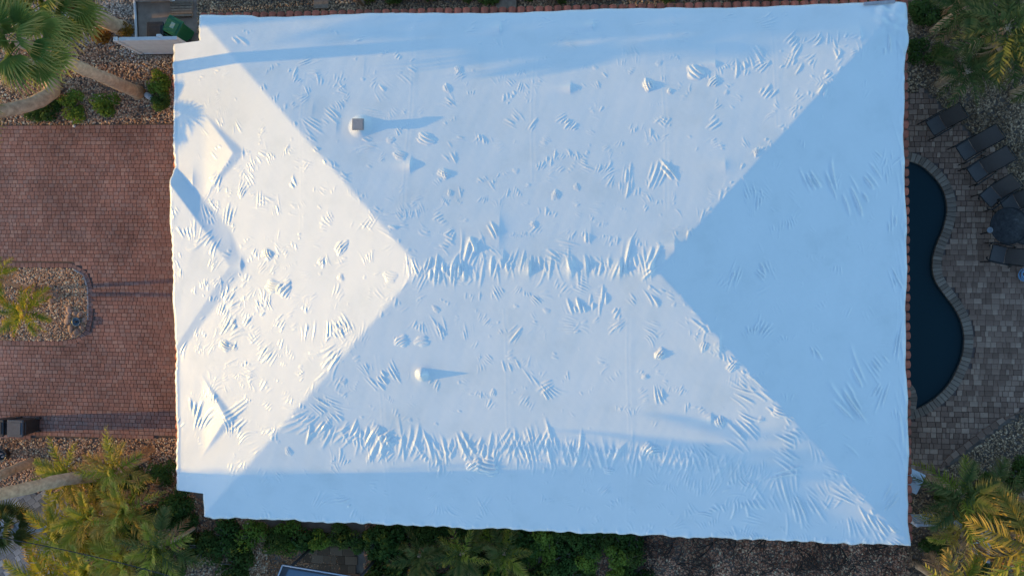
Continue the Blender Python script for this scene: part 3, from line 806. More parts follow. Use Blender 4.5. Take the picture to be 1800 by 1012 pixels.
edging(deck, pool, .0, .29, .135, .0, m_coping, 'coping_stone', th=.05)
# deck border course towards the gravel
edge_line = poly_px([(1802, 713), (1762, 743), (1716, 777), (1670, 811), (1620, 850)])
edging(deck, edge_line, .01, .20, .25, .0, m_patio, 'border_paver', closed=False, th=.05)
m_basin = mat_noise('pool_plaster', (.030, .045, .055), (.045, .065, .075), 2, .8, .1)
mb = MB(); n = len(pool)
mb.add([(x, y, .0) for x, y in pool] + [(x, y, -1.5) for x, y in pool], [(i, (i + 1) % n, n + (i + 1) % n, n + i) for i in range(n)] + [tuple(range(n, 2 * n))])
tag(mb.obj('pool_basin', m_basin), kind='structure')
mw, nt, bs = new_mat('pool_water')
bs.inputs['Base Color'].default_value = (.009, .030, .036, 1)
bs.inputs['Roughness'].default_value = .06
bs.inputs['IOR'].default_value = 1.33
bs.inputs['Specular IOR Level'].default_value = .35
nw = noise(nt, 1.6, 3, .5); bump(nt, bs, nw.outputs['Fac'], .14, .03)
mb = MB(); mb.add([(x, y, -.10) for x, y in pool], [tuple(range(n))]); tag(mb.obj('pool_water', mw), kind='structure')
# ground must not cover the pool: lift nothing, the sheet lies below the water, so cut it
bpy.data.objects.remove(bpy.data.objects['ground'])
go = slab_with_hole('ground', [(-400, -400), (400, -400), (400, 400), (-400, 400)], pool, -.05, m_soil, 0)
tag(go, kind='structure')
# raised spill ledge at the near end of the pool
spa = edging(deck, poly_px([(1588, 668), (1600, 680), (1605, 698), (1602, 718), (1594, 737)]), -.16, .10, .13, .03, m_coping, 'spa_stone', closed=False, th=.10)

# gravel: real stones, one stuff object to a bed
def gravel(name, poly, holes, size, dens, mat, z=-.012, seed=1, filt=None):
    r = np.random.default_rng(seed)
    a = np.array(poly); (xa, ya), (xb, yb) = a.min(0), a.max(0)
    n = int((xb - xa) * (yb - ya) * dens)
    x = r.uniform(xa, xb, n); y = r.uniform(ya, yb, n)
    ok = inside(poly, x, y)
    for h in holes: ok &= ~inside(h, x, y)
    if filt is not None: ok &= filt(x, y, r)
    x = x[ok]; y = y[ok]; n = len(x)
    base = np.array([(1, 0, 0), (0, 1, 0), (-1, 0, 0), (0, -1, 0), (0, 0, 1), (0, 0, -1)], float)
    s = size * r.uniform(.55, 1.35, (n, 1, 1)) * r.uniform(.6, 1.25, (n, 1, 3)) * np.array([1, 1, .62])
    V = base[None] * s * r.uniform(.75, 1.25, (n, 6, 1))
    V[:, :, 0] += V[:, :, 2] * r.uniform(-.5, .5, (n, 1)); V[:, :, 1] += V[:, :, 2] * r.uniform(-.5, .5, (n, 1))
    an = r.uniform(0, 6.28, n); c = np.cos(an)[:, None]; sn = np.sin(an)[:, None]
    X = V[:, :, 0] * c - V[:, :, 1] * sn; Y = V[:, :, 0] * sn + V[:, :, 1] * c
    V[:, :, 0] = X + x[:, None]; V[:, :, 1] = Y + y[:, None]; V[:, :, 2] += z + (size * r.uniform(0, .7, n))[:, None]
    F = np.array([(0, 1, 4), (1, 2, 4), (2, 3, 4), (3, 0, 4), (1, 0, 5), (2, 1, 5), (3, 2, 5), (0, 3, 5)])[None] + (np.arange(n) * 6)[:, None, None]
    tone = np.repeat(r.uniform(0, 1, n), 6)
    o = link(name, np_mesh(name, V.reshape(-1, 3), F.reshape(-1, 3), mat, False, tone))
    return o
m_gpink = mat_tone('pink_gravel', [(0, (0.300, 0.162, 0.095)), (.3, (0.506, 0.283, 0.164)), (.6, (0.675, 0.406, 0.240)), (.85, (0.825, 0.551, 0.354)), (1, (0.850, 0.778, 0.531))], rough=.8, bmp=0, patch=.3, patch_scale=.7, dark=(.7, .66, .62))
m_gwhite = mat_tone('pale_gravel', [(0, (0.286, 0.228, 0.179)), (.35, (0.468, 0.384, 0.304)), (.7, (0.650, 0.552, 0.452)), (1, (0.850, 0.756, 0.630))], rough=.8, bmp=0, patch=.3, patch_scale=.8, dark=(.6, .55, .5))
m_ggrey = mat_tone('grey_gravel', [(0, (0.182, 0.117, 0.067)), (.35, (0.347, 0.228, 0.133)), (.7, (0.510, 0.345, 0.209)), (1, (0.729, 0.511, 0.314))], rough=.85, bmp=0, patch=.4, patch_scale=.6, dark=(.55, .52, .5))
m_gdark = mat_tone('leaf_litter', [(0, (0.286, 0.133, 0.078)), (.4, (0.574, 0.281, 0.168)), (.75, (0.850, 0.473, 0.293)), (1, (0.850, 0.741, 0.468))], rough=.9, bmp=0, patch=.5, patch_scale=.9, dark=(.5, .45, .45))
m_gorange = mat_tone('orange_gravel', [(0, (0.270, 0.117, 0.055)), (.4, (0.450, 0.208, 0.099)), (.8, (0.600, 0.325, 0.165)), (1, (0.750, 0.468, 0.275))], rough=.85, bmp=0, patch=.3, patch_scale=.8, dark=(.6, .55, .5))
bed_ul = poly_px([(-160, -60), (236, -60), (240, 72), (246, 98), (306, 98), (306, 217), (-160, 221)])
def near_white(x, y, r):
    return (y > P(0, 100).y + .55 * np.sin(x * 1.3) + r.normal(0, .25, x.shape)) & (x > P(60, 0).x)
tag(gravel('pale_gravel', bed_ul, [], .034, 700, m_gwhite, seed=2, filt=near_white), 'pale gravel among the fan palm trunks and bins enclosure', 'gravel', kind='stuff')
tag(gravel('brown_gravel', bed_ul, [], .036, 520, m_gpink, seed=3, filt=lambda x, y, r: ~near_white(x, y, r)), 'brown gravel bed between shrubs and front drive', 'gravel', kind='stuff')
bed_ll = poly_px([(-160, 770), (340, 770), (340, 870), (470, 920), (470, 1080), (170, 1080), (150, 930), (110, 878), (55, 863), (0, 878), (-160, 886)])
tag(gravel('pink_gravel', bed_ll, [], .034, 560, m_gpink, seed=4), 'pinkish brown gravel under the palms below the drive', 'gravel', kind='stuff')
tag(gravel('island_gravel', isl, [], .036, 800, m_gpink, z=.03, seed=5), 'tan gravel filling the rounded planting island in the drive', 'gravel', kind='stuff')
bed_top = poly_px([(346, -60), (1620, -60), (1620, 60), (346, 60)])
tag(gravel('side_yard_gravel', bed_top, [], .034, 600, m_ggrey, seed=6), 'grey brown gravel strip along the tiled far eave', 'gravel', kind='stuff')
bed_r = poly_px([(1585, -60), (1960, -60), (1960, 378), (1850, 378), (1804, 370), (1790, 350), (1778, 325), (1763, 290), (1740, 250), (1707, 233), (1677, 205), (1624, 156), (1600, 166), (1585, 170)])
tag(gravel('patio_gravel', bed_r, [], .036, 560, m_ggrey, seed=7), 'shaded grey gravel bed behind the patio chairs', 'gravel', kind='stuff')
bed_rl = poly_px([(1585, 880), (1622, 856), (1672, 818), (1718, 784), (1764, 750), (1806, 720), (1960, 608), (1960, 1080), (1585, 1080)])
tag(gravel('corner_gravel', bed_rl, [], .034, 450, m_ggrey, seed=8), 'dark gravel under the golden palms at the patio corner', 'gravel', kind='stuff')
bed_b = poly_px([(640, 915), (1600, 925), (1600, 1080), (640, 1080)])
tag(gravel('leaf_litter', bed_b, [], .032, 520, m_gdark, seed=9), 'brown leaf litter and gravel beneath bare twigs along near eave', 'leaf litter', kind='stuff')
bed_o = poly_px([(440, 930), (545, 930), (600, 985), (600, 1080), (440, 1080)])
tag(gravel('orange_gravel', bed_o, [], .026, 800, m_gorange, seed=10), 'orange gravel beside the dark framed canopy roof', 'gravel', kind='stuff')
# ------------------------------------------------------------------ foliage
def mat_leaf(name, c0, c1, trans=.35, rough=.5, tip=None):
    m, nt, bs = new_mat(name)
    oi = nt.nodes.new('ShaderNodeObjectInfo')
    n = noise(nt, 2.5, 3, .6)
    ad = nt.nodes.new('ShaderNodeMath'); ad.operation = 'ADD'
    mu = nt.nodes.new('ShaderNodeMath'); mu.operation = 'MULTIPLY'; mu.inputs[1].default_value = .55
    nt.links.new(oi.outputs['Random'], mu.inputs[0])
    nt.links.new(mu.outputs[0], ad.inputs[0]); 
    m3 = nt.nodes.new('ShaderNodeMath'); m3.operation = 'MULTIPLY'; m3.inputs[1].default_value = .6
    nt.links.new(n.outputs['Fac'], m3.inputs[0]); nt.links.new(m3.outputs[0], ad.inputs[1])
    r = ramp(nt, [(.15, c0), (.85, c1)])
    nt.links.new(ad.outputs[0], r.inputs['Fac'])
    out = r.outputs['Color']
    if tip is not None:
        at = nt.nodes.new('ShaderNodeAttribute'); at.attribute_name = 'tone'
        rt = ramp(nt, [(.55, (0, 0, 0)), (1.0, (1, 1, 1))])
        nt.links.new(at.outputs['Fac'], rt.inputs['Fac'])
        mx = nt.nodes.new('ShaderNodeMix'); mx.data_type = 'RGBA'
        nt.links.new(rt.outputs[0], mx.inputs['Factor']); nt.links.new(out, mx.inputs[6])
        mx.inputs[7].default_value = (*tip, 1)
        out = mx.outputs[2]
    nt.links.new(out, bs.inputs['Base Color'])
    bs.inputs['Roughness'].default_value = .65
    bs.inputs['Specular IOR Level'].default_value = .08
    tr = nt.nodes.new('ShaderNodeBsdfTranslucent'); nt.links.new(out, tr.inputs['Color'])
    ms = nt.nodes.new('ShaderNodeMixShader'); ms.inputs[0].default_value = trans
    nt.links.new(bs.outputs[0], ms.inputs[1]); nt.links.new(tr.outputs[0], ms.inputs[2])
    nt.links.new(ms.outputs[0], nt.nodes['Material Output'].inputs['Surface'])
    return m
L_fan = mat_leaf('fan_leaf', (.07, .15, .035), (.22, .27, .06), tip=(.50, .37, .12))  # gold tip colour paints the sunlit ends of the fingers
L_areca = mat_leaf('areca_leaf', (.12, .20, .025), (.36, .36, .05), tip=(.48, .38, .09))
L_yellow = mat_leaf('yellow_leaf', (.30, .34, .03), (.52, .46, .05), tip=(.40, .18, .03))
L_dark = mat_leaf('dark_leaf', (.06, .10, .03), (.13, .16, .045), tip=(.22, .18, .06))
L_sunlit = mat_leaf('sunlit_leaf', (.22, .20, .04), (.48, .35, .08), tip=(.55, .36, .10))  # gold of the low sun put into the leaf colour
L_dry = mat_leaf('dry_leaf', (.28, .15, .07), (.45, .28, .15), trans=.15, rough=.8)
L_shrub = mat_leaf('shrub_leaf', (.035, .085, .02), (.10, .17, .04))
L_lime = mat_leaf('lime_leaf', (.10, .18, .03), (.24, .32, .05))
L_croton = mat_leaf('croton_leaf', (.16, .05, .02), (.30, .17, .03))
L_under = mat_leaf('undergrowth_leaf', (.045, .085, .02), (.11, .16, .035))
m_trunk = mat_noise('palm_trunk', (.34, .21, .12), (.62, .42, .26), 6, .9, .5, .02)
m_twig = mat_noise('dark_twig', (.035, .026, .02), (.08, .06, .048), 10, .9, .3)
m_bark = mat_noise('twig_bark', (.10, .08, .065), (.20, .165, .14), 10, .9, .4)

def frond_mesh(name, mat, L=1.6, pairs=32, lw=.42, droop=.55, vee=.35, seed=1, curl=.0):
    """feather leaf along +x: arched rachis and two rows of narrow drooping leaflets"""
    r = random.Random(seed)
    mb = MB(); tone = []
    def rach(t): return Vector((L * t * (1 - .12 * t), curl * t * t * L, L * (.22 * t - droop * t * t)))
    pts = [rach(i / 7) for i in range(8)]
    mb.tube(pts, [.018 - .014 * i / 7 for i in range(8)], 4, False); tone += [.3] * (8 * 4)
    for i in range(pairs):
        t = .16 + .84 * (i + r.uniform(-.2, .2)) / (pairs - 1); t = min(t, 1.0)
        p = rach(t); tg = (rach(min(1, t + .02)) - rach(t - .02)).normalized()
        ll = lw * (math.sin(math.pi * (.22 + .70 * t)) ** .8) * r.uniform(.8, 1.1)
        for sd in (-1, 1):
            if r.random() < .05: continue
            lat = Vector((0, sd, 0)); up = tg.cross(lat) * (1 if sd < 0 else -1)
            if up.z < 0: up = -up
            fw = .45 + .75 * t + r.uniform(-.12, .12)
            d = (tg * fw + lat + up * vee * r.uniform(.4, 1.3)).normalized()
            q1 = p + d * ll * .5
            q2 = p + d * ll * .98 + Vector((0, 0, -ll * r.uniform(.15, .5)))
            wv = (tg + up * r.uniform(-.9, .9)).normalized() * (.020 + .018 * lw) * r.uniform(.8, 1.2)
            mb.add([p - wv, p + wv, q1 + wv * .9, q1 - wv * .9, q2], [(0, 1, 2, 3), (3, 2, 4)])
            tt = .55 + .35 * t
            tone += [tt * .6, tt * .6, tt, tt, min(1.0, tt + .2)]
    me = mb.mesh(name, mat)
    a = me.attributes.new('tone', 'FLOAT', 'POINT'); a.data.foreach_set('value', tone)
    return me

def fan_mesh(name, mat, R=.95, pet=.9, n=24, span=290, droop=.35, seed=1):
    """palmate leaf: stalk along +x, then folded fingers spread round its end, tips hanging"""
    r = random.Random(seed); mb = MB(); tone = []
    pts = [Vector((pet * t, 0, pet * (.12 * t - .10 * t * t))) for t in (0, .33, .66, 1)]
    mb.tube(pts, [.028, .022, .018, .015], 4, False); tone += [.35] * 16
    c = pts[-1]
    for i in range(n):
        a = math.radians(-span / 2 + span * (i + .5) / n + r.uniform(-2, 2))
        rr = R * (.72 + .28 * math.cos(a * .55)) * r.uniform(.88, 1.06)
        hw_ = math.radians(span / n) * .52
        def pt(f, da, dz): return c + Vector((math.cos(a + da) * rr * f, math.sin(a + da) * rr * f, -droop * rr * f * f * (1 + .4 * abs(math.sin(a))) + dz))
        b0 = c
        v = [b0, pt(.5, -hw_, -.03), pt(.5, 0, .045), pt(.5, hw_, -.03), pt(.8, -hw_ * .35, -.02), pt(.8, hw_ * .35, -.02), pt(1.0, r.uniform(-.05, .05), -.12 * rr * r.uniform(.3, 1.6))]
        mb.add(v, [(0, 1, 2), (0, 2, 3), (1, 4, 2), (2, 5, 3), (2, 4, 5), (4, 6, 5)])
        tone += [.3, .5, .5, .5, .75, .75, 1.0]
    me = mb.mesh(name, mat)
    a = me.attributes.new('tone', 'FLOAT', 'POINT'); a.data.foreach_set('value', tone)
    return me

FR = {}
for key, mat in (('areca', L_areca), ('yellow', L_yellow), ('dark', L_dark), ('gold', L_sunlit), ('dry', L_dry)):
    FR[key] = [frond_mesh('frond', mat, 1.5, 21, .42, .45, .5, 1), frond_mesh('frond', mat, 1.5, 19, .38, .75, .7, 2, .12), frond_mesh('frond', mat, 1.5, 22, .46, .30, .35, 3, -.10)]
FR['fan'] = [fan_mesh('frond', L_fan, .95, .9, 24, 270, .30, 1), fan_mesh('frond', L_fan, .9, 1.0, 22, 250, .5, 2), fan_mesh('frond', L_fan, .85, .8, 22, 280, .75, 3)]
FR['fandark'] = [fan_mesh('frond', L_dark, .55, .5, 26, 280, .35, 4), fan_mesh('frond', L_dark, .5, .5, 24, 260, .6, 5)]

def palm(name, label, cat, trunk, r0, r1, kinds, n, length, group=None, elev=(75, -45), dry=0, yaw=None, seed=1):
    """trunk = world points from the foot to the crown; fronds are children sharing leaf meshes"""
    r = random.Random(seed)
    base = Vector(trunk[0])
    root = empty(name, base)
    tag(root, label, cat, group)
    pts = [Vector(p) - base for p in trunk]
    # resample with slight rings
    m = 14; fine = []
    for i in range(m + 1):
        t = i / m * (len(pts) - 1); k = min(int(t), len(pts) - 2); f = t - k
        p0 = pts[max(k - 1, 0)]; p1 = pts[k]; p2 = pts[k + 1]; p3 = pts[min(k + 2, len(pts) - 1)]
        fine.append(.5 * ((2 * p1) + (p2 - p0) * f + (2 * p0 - 5 * p1 + 4 * p2 - p3) * f * f + (3 * p1 - p0 - 3 * p2 + p3) * f ** 3))
    fine[0].z -= .05
    rad = [(r0 + (r1 - r0) * i / m) * (1.25 if i == 0 else 1) * r.uniform(.95, 1.06) for i in range(m + 1)]
    mb = MB(); mb.tube(fine, rad, 10); mb.obj('trunk', m_trunk, root)
    top = fine[-1]
    for i in range(n):
        key = kinds[i % len(kinds)]
        e = elev[0] + (elev[1] - elev[0]) * ((i + r.random()) / n)
        if i >= n - dry: key = 'dry'; e = elev[1] - 15
        a = i * 2.399 + r.uniform(-.25, .25) if yaw is None else math.radians(r.uniform(*yaw))
        s = length / 1.5 * r.uniform(.8, 1.12) if 'fan' not in key else length * r.uniform(.85, 1.1)
        o = link('frond', r.choice(FR[key]), root)
        o.location = top + Vector((0, 0, -.05 - .10 * i / n))
        o.rotation_euler = Euler((r.uniform(-.35, .35), -math.radians(e), a), 'XYZ')
        o.scale = (s, s * r.uniform(.9, 1.1), s)
    return root

def up(px, py, h, crown=None):
    """vertical trunk on the ground at a pixel"""
    b = P(px, py)
    return [b, b + Vector((0.02, 0.01, h * .35)), b + Vector((.03, -.02, h * .7)), b + Vector((.02, 0, h))]

# fan palms at the upper left
palm('fan_palm', 'tall fan palm with bare straight sunlit trunk ending beside the white wall', 'palm tree', up(243, 163, 6.3), .23, .17, ['fan'], 17, .78, 'fan palms beside the drive', (65, -60), 3, seed=3)
b = P(214, 50)
palm('fan_palm', 'shorter fan palm leaning out of the top edge near the bin yard', 'palm tree', [b, b + Vector((-.25, .05, 1.1)), b + Vector((-.45, .05, 2.3)), b + Vector((-.5, .0, 3.3))], .26, .2, ['fan'], 24, .95, 'fan palms beside the drive', (60, -65), 3, seed=5)
palm('fan_palm', 'fan palm with curved trunk bending over the drive corner at left', 'palm tree', [P(92, 150), P(90, 163, .7), P(58, 182, 1.4), P(0, 196, 2.3), P(-80, 212, 3.3)], .27, .2, ['fan'], 22, .9, 'fan palms beside the drive', (60, -50), 2, seed=8)
# planting island palms
palm('feather_palm', 'small yellow green feather palm at the centre of the planting island', 'palm tree', [P(93, 517), P(76, 524, .6), P(58, 536, 1.2), P(42, 549, 1.75)], .075, .06, ['yellow', 'areca', 'yellow'], 15, 1.15, 'island palms', (65, -20), 0, seed=11)
palm('feather_palm', 'orange tipped feather palm on the island cut by the left edge', 'palm tree', [P(60, 508), P(40, 504, .8), P(12, 497, 1.5), P(-14, 490, 2.2)], .075, .06, ['yellow', 'areca'], 14, 1.1, 'island palms', (60, -30), 1, seed=12)
# trunks at lower left whose crowns stand outside the picture
palm('tall_palm', 'weathered palm trunk stub rising from pink gravel below the black bin', 'palm tree', [P(56, 812), P(30, 822, .9), P(0, 834, 1.9), P(-90, 868, 4.6), P(-210, 905, 7.2)], .17, .14, ['areca'], 16, 1.5, 'palms at the drive', (60, -40), 0, seed=14)
palm('tall_palm', 'sunlit smooth palm trunk crossing from areca clump towards the grey pavers', 'palm tree', [P(232, 828), P(120, 841, 2.4), P(60, 855, 3.6), P(0, 868, 4.7), P(-90, 888, 6.4), P(-160, 900, 7.6)], .22, .16, ['areca'], 16, 1.6, 'palms at the drive', (60, -40), 0, seed=15)
palm('dwarf_palm', 'small spiky dark fan palm over the grey pavers at left edge', 'palm tree', [P(20, 925), P(16, 926, .6), P(10, 927, 1.4)], .09, .07, ['fandark'], 13, 1.0, None, (70, -40), 0, seed=16)
# areca clump below the drive
for i, (px, py, h, ln, kinds, dry, lab) in enumerate([
        (165, 822, 2.0, 1.45, ['areca', 'areca', 'gold'], 1, 'feather palm nearest the pink gravel and black bin in the lower left clump'),
        (262, 806, 2.2, 1.3, ['areca', 'gold'], 2, 'feather palm touching the drive edge beside the white film corner'),
        (150, 918, 2.4, 1.7, ['areca', 'yellow', 'areca'], 0, 'bright feather palm spreading over the grey pavers'),
        (215, 885, 2.6, 1.6, ['areca', 'areca', 'gold'], 1, 'feather palm in the middle of the lower left clump'),
        (282, 868, 2.0, 1.4, ['areca', 'gold', 'areca'], 1, 'feather palm just below the jog in the film edge'),
        (205, 975, 2.5, 1.6, ['areca', 'yellow', 'areca'], 0, 'feather palm cut by the bottom edge under the overhead cable'),
        (285, 955, 2.2, 1.5, ['areca', 'areca', 'gold'], 2, 'feather palm with dry tan fronds near the bottom edge left of hedge'),
        (345, 925, 2.0, 1.4, ['areca', 'dark'], 1, 'feather palm tucked under the lower left film corner'),
        (120, 1000, 2.3, 1.6, ['yellow', 'areca'], 0, 'lime feather palm at the bottom edge over the grey pavers')]):
    b = P(px, py); 
    h = 1.25 + max(0.0, (px - 110) / 235.0) * 1.55
    palm('areca_palm', lab, 'palm tree', [b, b + Vector((.1, .05, h * .4)), b + Vector((.12, .1, h))], .07, .05, kinds, 17, ln, 'areca palms below the drive', (80, -15), dry, seed=40 + i)
# patio corner palms, their sunlit gold put into the frond colour
for i, (px, py, h, ln, kinds, n_, el, lab) in enumerate([
        (1720, 905, 3.6, 2.1, ['gold', 'areca', 'gold'], 16, (60, -35), 'golden lit date palm with long arching fronds over the white rail'),
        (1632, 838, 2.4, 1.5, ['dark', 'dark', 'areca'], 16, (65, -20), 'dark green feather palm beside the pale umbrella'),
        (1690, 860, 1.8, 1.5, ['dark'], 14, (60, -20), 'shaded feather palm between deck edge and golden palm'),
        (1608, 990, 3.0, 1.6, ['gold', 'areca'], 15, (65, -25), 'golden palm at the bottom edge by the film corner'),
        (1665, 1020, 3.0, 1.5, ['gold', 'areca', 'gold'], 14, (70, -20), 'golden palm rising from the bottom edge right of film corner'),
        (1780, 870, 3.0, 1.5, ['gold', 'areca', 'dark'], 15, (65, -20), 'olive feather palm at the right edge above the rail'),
        (1770, 985, 2.6, 1.4, ['areca', 'gold'], 14, (65, -20), 'feather palm in the lower right corner'),
        (1640, 905, 2.0, 1.3, ['areca', 'gold', 'dry'], 14, (60, -30), 'yellow brown feather palm between umbrella and white rail')]):
    b = P(px, py)
    palm('patio_palm', lab, 'palm tree', [b, b + Vector((.05, .05, h * .5)), b + Vector((.1, -.05, h))], .11, .08, kinds, n_, ln, 'palms at the patio corner', el, 1, seed=60 + i)
# shaded palms at the upper right
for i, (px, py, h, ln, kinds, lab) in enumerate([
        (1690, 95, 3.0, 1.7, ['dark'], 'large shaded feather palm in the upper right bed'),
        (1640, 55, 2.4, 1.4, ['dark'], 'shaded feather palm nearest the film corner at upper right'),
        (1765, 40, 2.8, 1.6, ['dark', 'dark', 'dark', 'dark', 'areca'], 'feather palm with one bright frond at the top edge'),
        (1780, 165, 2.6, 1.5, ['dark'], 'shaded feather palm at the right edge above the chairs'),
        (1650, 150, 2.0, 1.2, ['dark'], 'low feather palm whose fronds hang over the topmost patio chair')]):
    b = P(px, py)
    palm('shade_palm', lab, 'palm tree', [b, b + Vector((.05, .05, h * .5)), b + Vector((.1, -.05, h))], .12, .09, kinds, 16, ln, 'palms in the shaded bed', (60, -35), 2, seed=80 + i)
b = P(826, 950)
palm('feather_palm', 'bright green feather palm in the hedge under the near eave', 'palm tree', [b, b + Vector((0, 0, .8)), b + Vector((-.05, .05, 1.6))], .09, .07, ['areca', 'dark', 'dark'], 13, 1.15, None, (70, -15), 0, seed=95)
b = P(890, 955)
palm('feather_palm', 'dull green feather palm just right of the bright one under the eave', 'palm tree', [b, b + Vector((0, 0, .5)), b + Vector((.05, .0, 1.1))], .09, .07, ['dark', 'dark', 'areca'], 12, 1.1, None, (65, -15), 0, seed=96)
b = P(745, 960)
palm('feather_palm', 'dark feather palm left of the bright one in the hedge', 'palm tree', [b, b + Vector((0, 0, .5)), b + Vector((.05, .0, 1.0))], .09, .07, ['dark'], 11, 1.1, None, (65, -15), 0, seed=97)

# shrubs: leaf clumps on a few stems
def foliage_mesh(name, mat, n, leaf, seed, squash=.8, lumps=9):
    r = np.random.default_rng(seed)
    cen = r.normal(0, 1, (lumps, 3)); cen /= np.linalg.norm(cen, axis=1)[:, None]
    cen *= r.uniform(.25, .72, (lumps, 1)); cen[:, 2] = np.abs(cen[:, 2]) * squash
    rad = r.uniform(.26, .46, lumps)
    li = r.integers(0, lumps, n)
    d = r.normal(0, 1, (n, 3)); d /= np.linalg.norm(d, axis=1)[:, None]
    p = cen[li] + d * (rad[li] * r.uniform(.45, 1.0, n) ** .5)[:, None]
    p[:, 2] = np.maximum(p[:, 2], -.05) + .12
    # leaf: two triangles folded on the midrib, facing roughly outward and up
    nrm = d + np.array([0, 0, .6]) + r.normal(0, .45, (n, 3)); nrm /= np.linalg.norm(nrm, axis=1)[:, None]
    t = np.cross(nrm, r.normal(0, 1, (n, 3))); t /= np.linalg.norm(t, axis=1)[:, None]
    b_ = np.cross(nrm, t)
    L = leaf * r.uniform(.6, 1.3, (n, 1)); Wd = L * .32
    V = np.stack([p, p + t * L * .5 + b_ * Wd + nrm * L * .08, p + t * L, p + t * L * .5 - b_ * Wd + nrm * L * .08], 1)
    F = np.array([(0, 1, 2), (0, 2, 3)])[None] + (np.arange(n) * 4)[:, None, None]
    return np_mesh(name, V.reshape(-1, 3), F.reshape(-1, 3), mat, False)
def stem_mesh(seed):
    r = random.Random(seed); mb = MB()
    for k in range(5):
        a = r.uniform(0, 6.28); e = r.uniform(.2, .55)
        mb.tube([(0, 0, -.05), (math.cos(a) * e * .4, math.sin(a) * e * .4, .3), (math.cos(a) * e, math.sin(a) * e, .62)], [.03, .022, .01], 5)
    return mb.mesh('stem', m_bark)
STEMS = [stem_mesh(k) for k in range(3)]
FOL = {k: [foliage_mesh('foliage', m, n_, lf, 10 + j, sq) for j in range(3)] for k, (m, n_, lf, sq) in dict(
    shrub=(L_shrub, 1700, .13, .8), lime=(L_lime, 1200, .14, .8), croton=(L_croton, 700, .17, .8), under=(L_under, 1700, .13, .7), broad=(L_shrub, 700, .24, .8)).items()}
def shrub(px, py, r, kind, label, group=None, h=1.0, name='shrub', cat='shrub', seed=None):
    b = P(px, py)
    root = empty(name, b, rng.uniform(0, 6.28)); tag(root, label, cat, group)
    root.scale = (r, r, r * h)
    link('foliage', rng.choice(FOL[kind]), root); link('stem', rng.choice(STEMS), root)
    return root
shrub(95, 193, .62, 'shrub', 'round green shrub left of the pair edging the drive', 'shrubs edging the drive')
shrub(135, 188, .66, 'lime', 'leafy green shrub with pale tips at the drive edge', 'shrubs edging the drive')
shrub(66, 205, .45, 'shrub', 'low green shrub beside the curved palm trunk', 'shrubs edging the drive')
shrub(192, 186, .66, 'lime', 'bright leafy shrub between palm trunk foot and drive', 'shrubs edging the drive')
shrub(281, 150, .62, 'lime', 'lime green shrub against the film edge by the white wall', 'shrubs edging the drive')
shrub(284, 178, .5, 'shrub', 'dark green shrub below the lime one against film edge', 'shrubs edging the drive')
shrub(182, 62, .48, 'croton', 'bronze red shrub on pale gravel left of white wall', 'coloured shrubs')
shrub(224, 52, .42, 'croton', 'golden brown shrub by the foot of the short fan palm', 'coloured shrubs')
shrub(95, 85, .5, 'lime', 'pale green shrub under the fan palm leaves', 'coloured shrubs')
# undergrowth in the lower left clump
for (px, py, r) in [(180, 850, .7), (240, 850, .75), (290, 830, .7), (320, 880, .8), (250, 920, .9), (190, 940, .8), (300, 990, .9), (360, 960, .9), (230, 1000, .9), (400, 940, .8), (420, 990, .9), (330, 915, .7), (150, 960, .7), (290, 905, .8)]:
    shrub(px, py, r, rng.choice(['under', 'shrub']), 'dark undergrowth shrub beneath the areca palms', 'undergrowth beneath the areca palms', 1.0)
# hedge strip under the near eave
for px in range(455, 1120, 30):
    for py in (940, 975, 1015):
        if 520 < px < 640 and py > 950: continue
        if 440 < px < 560 and py > 940: continue
        if px > 1030 and rng.random() < .45: continue
        k = rng.choice(['under', 'under', 'shrub', 'broad', 'under', 'lime'] if px < 960 else ['under', 'shrub', 'lime'])
        shrub(px + rng.uniform(-10, 10), py + rng.uniform(-8, 8), rng.uniform(.5, .75), k, 'dense green shrub in the shaded hedge strip below the film', 'hedge shrubs below the near eave', rng.uniform(.9, 1.4))
# upper right ground cover and far side
for (px, py, r) in [(1625, 20, .7), (1670, 30, .8), (1720, 60, .7), (1650, 100, .6), (1740, 110, .6), (1790, 90, .7), (1610, 90, .5), (1700, 10, .8), (1770, 20, .7)]:
    shrub(px, py, r, 'under', 'dark low shrub in the shaded upper right bed', 'shrubs in the shaded upper right bed', .7)
for (px, py, r) in [(1690, 900, .6), (1740, 850, .7), (1790, 900, .7), (1640, 960, .5), (1720, 1000, .6), (1790, 830, .6), (1660, 880, .6)]:
    shrub(px, py, r, 'under', 'dark low shrub beneath the golden corner palms', 'shrubs beneath the corner palms', .8)
for px in list(range(660, 870, 34)) + list(range(930, 1560, 60)):
    shrub(px, -14 + rng.uniform(-6, 4), rng.uniform(.45, .6), 'under', 'dark shrub at the top edge beyond the tiled eave', 'shrubs beyond the far eave', .7)

# bare twig shrubs under the near eave
def twig_mesh(seed):
    r = random.Random(seed); mb = MB()
    def grow(p, d, L, rad, lv):
        q = p + d * L
        mid = p + d * L * .5 + Vector((r.uniform(-.05, .05), r.uniform(-.05, .05), r.uniform(-.02, .05))) * L
        mb.tube([p, mid, q], [rad, rad * .85, rad * .65], 4, False)
        if lv == 0: return
        for _ in range(r.choice((2, 3))):
            e = (d + Vector((r.uniform(-.9, .9), r.uniform(-.9, .9), r.uniform(-.3, .5)))).normalized()
            grow(q if r.random() < .7 else mid, e, L * r.uniform(.55, .8), rad * .62, lv - 1)
    for k in range(4):
        a = r.uniform(0, 6.28)
        grow(Vector((0, 0, -.03)), Vector((math.cos(a), math.sin(a), r.uniform(.3, .9))).normalized(), r.uniform(.28, .42), .022, 4)
    return mb.mesh('branches', m_twig)
TW = [twig_mesh(k) for k in range(4)]
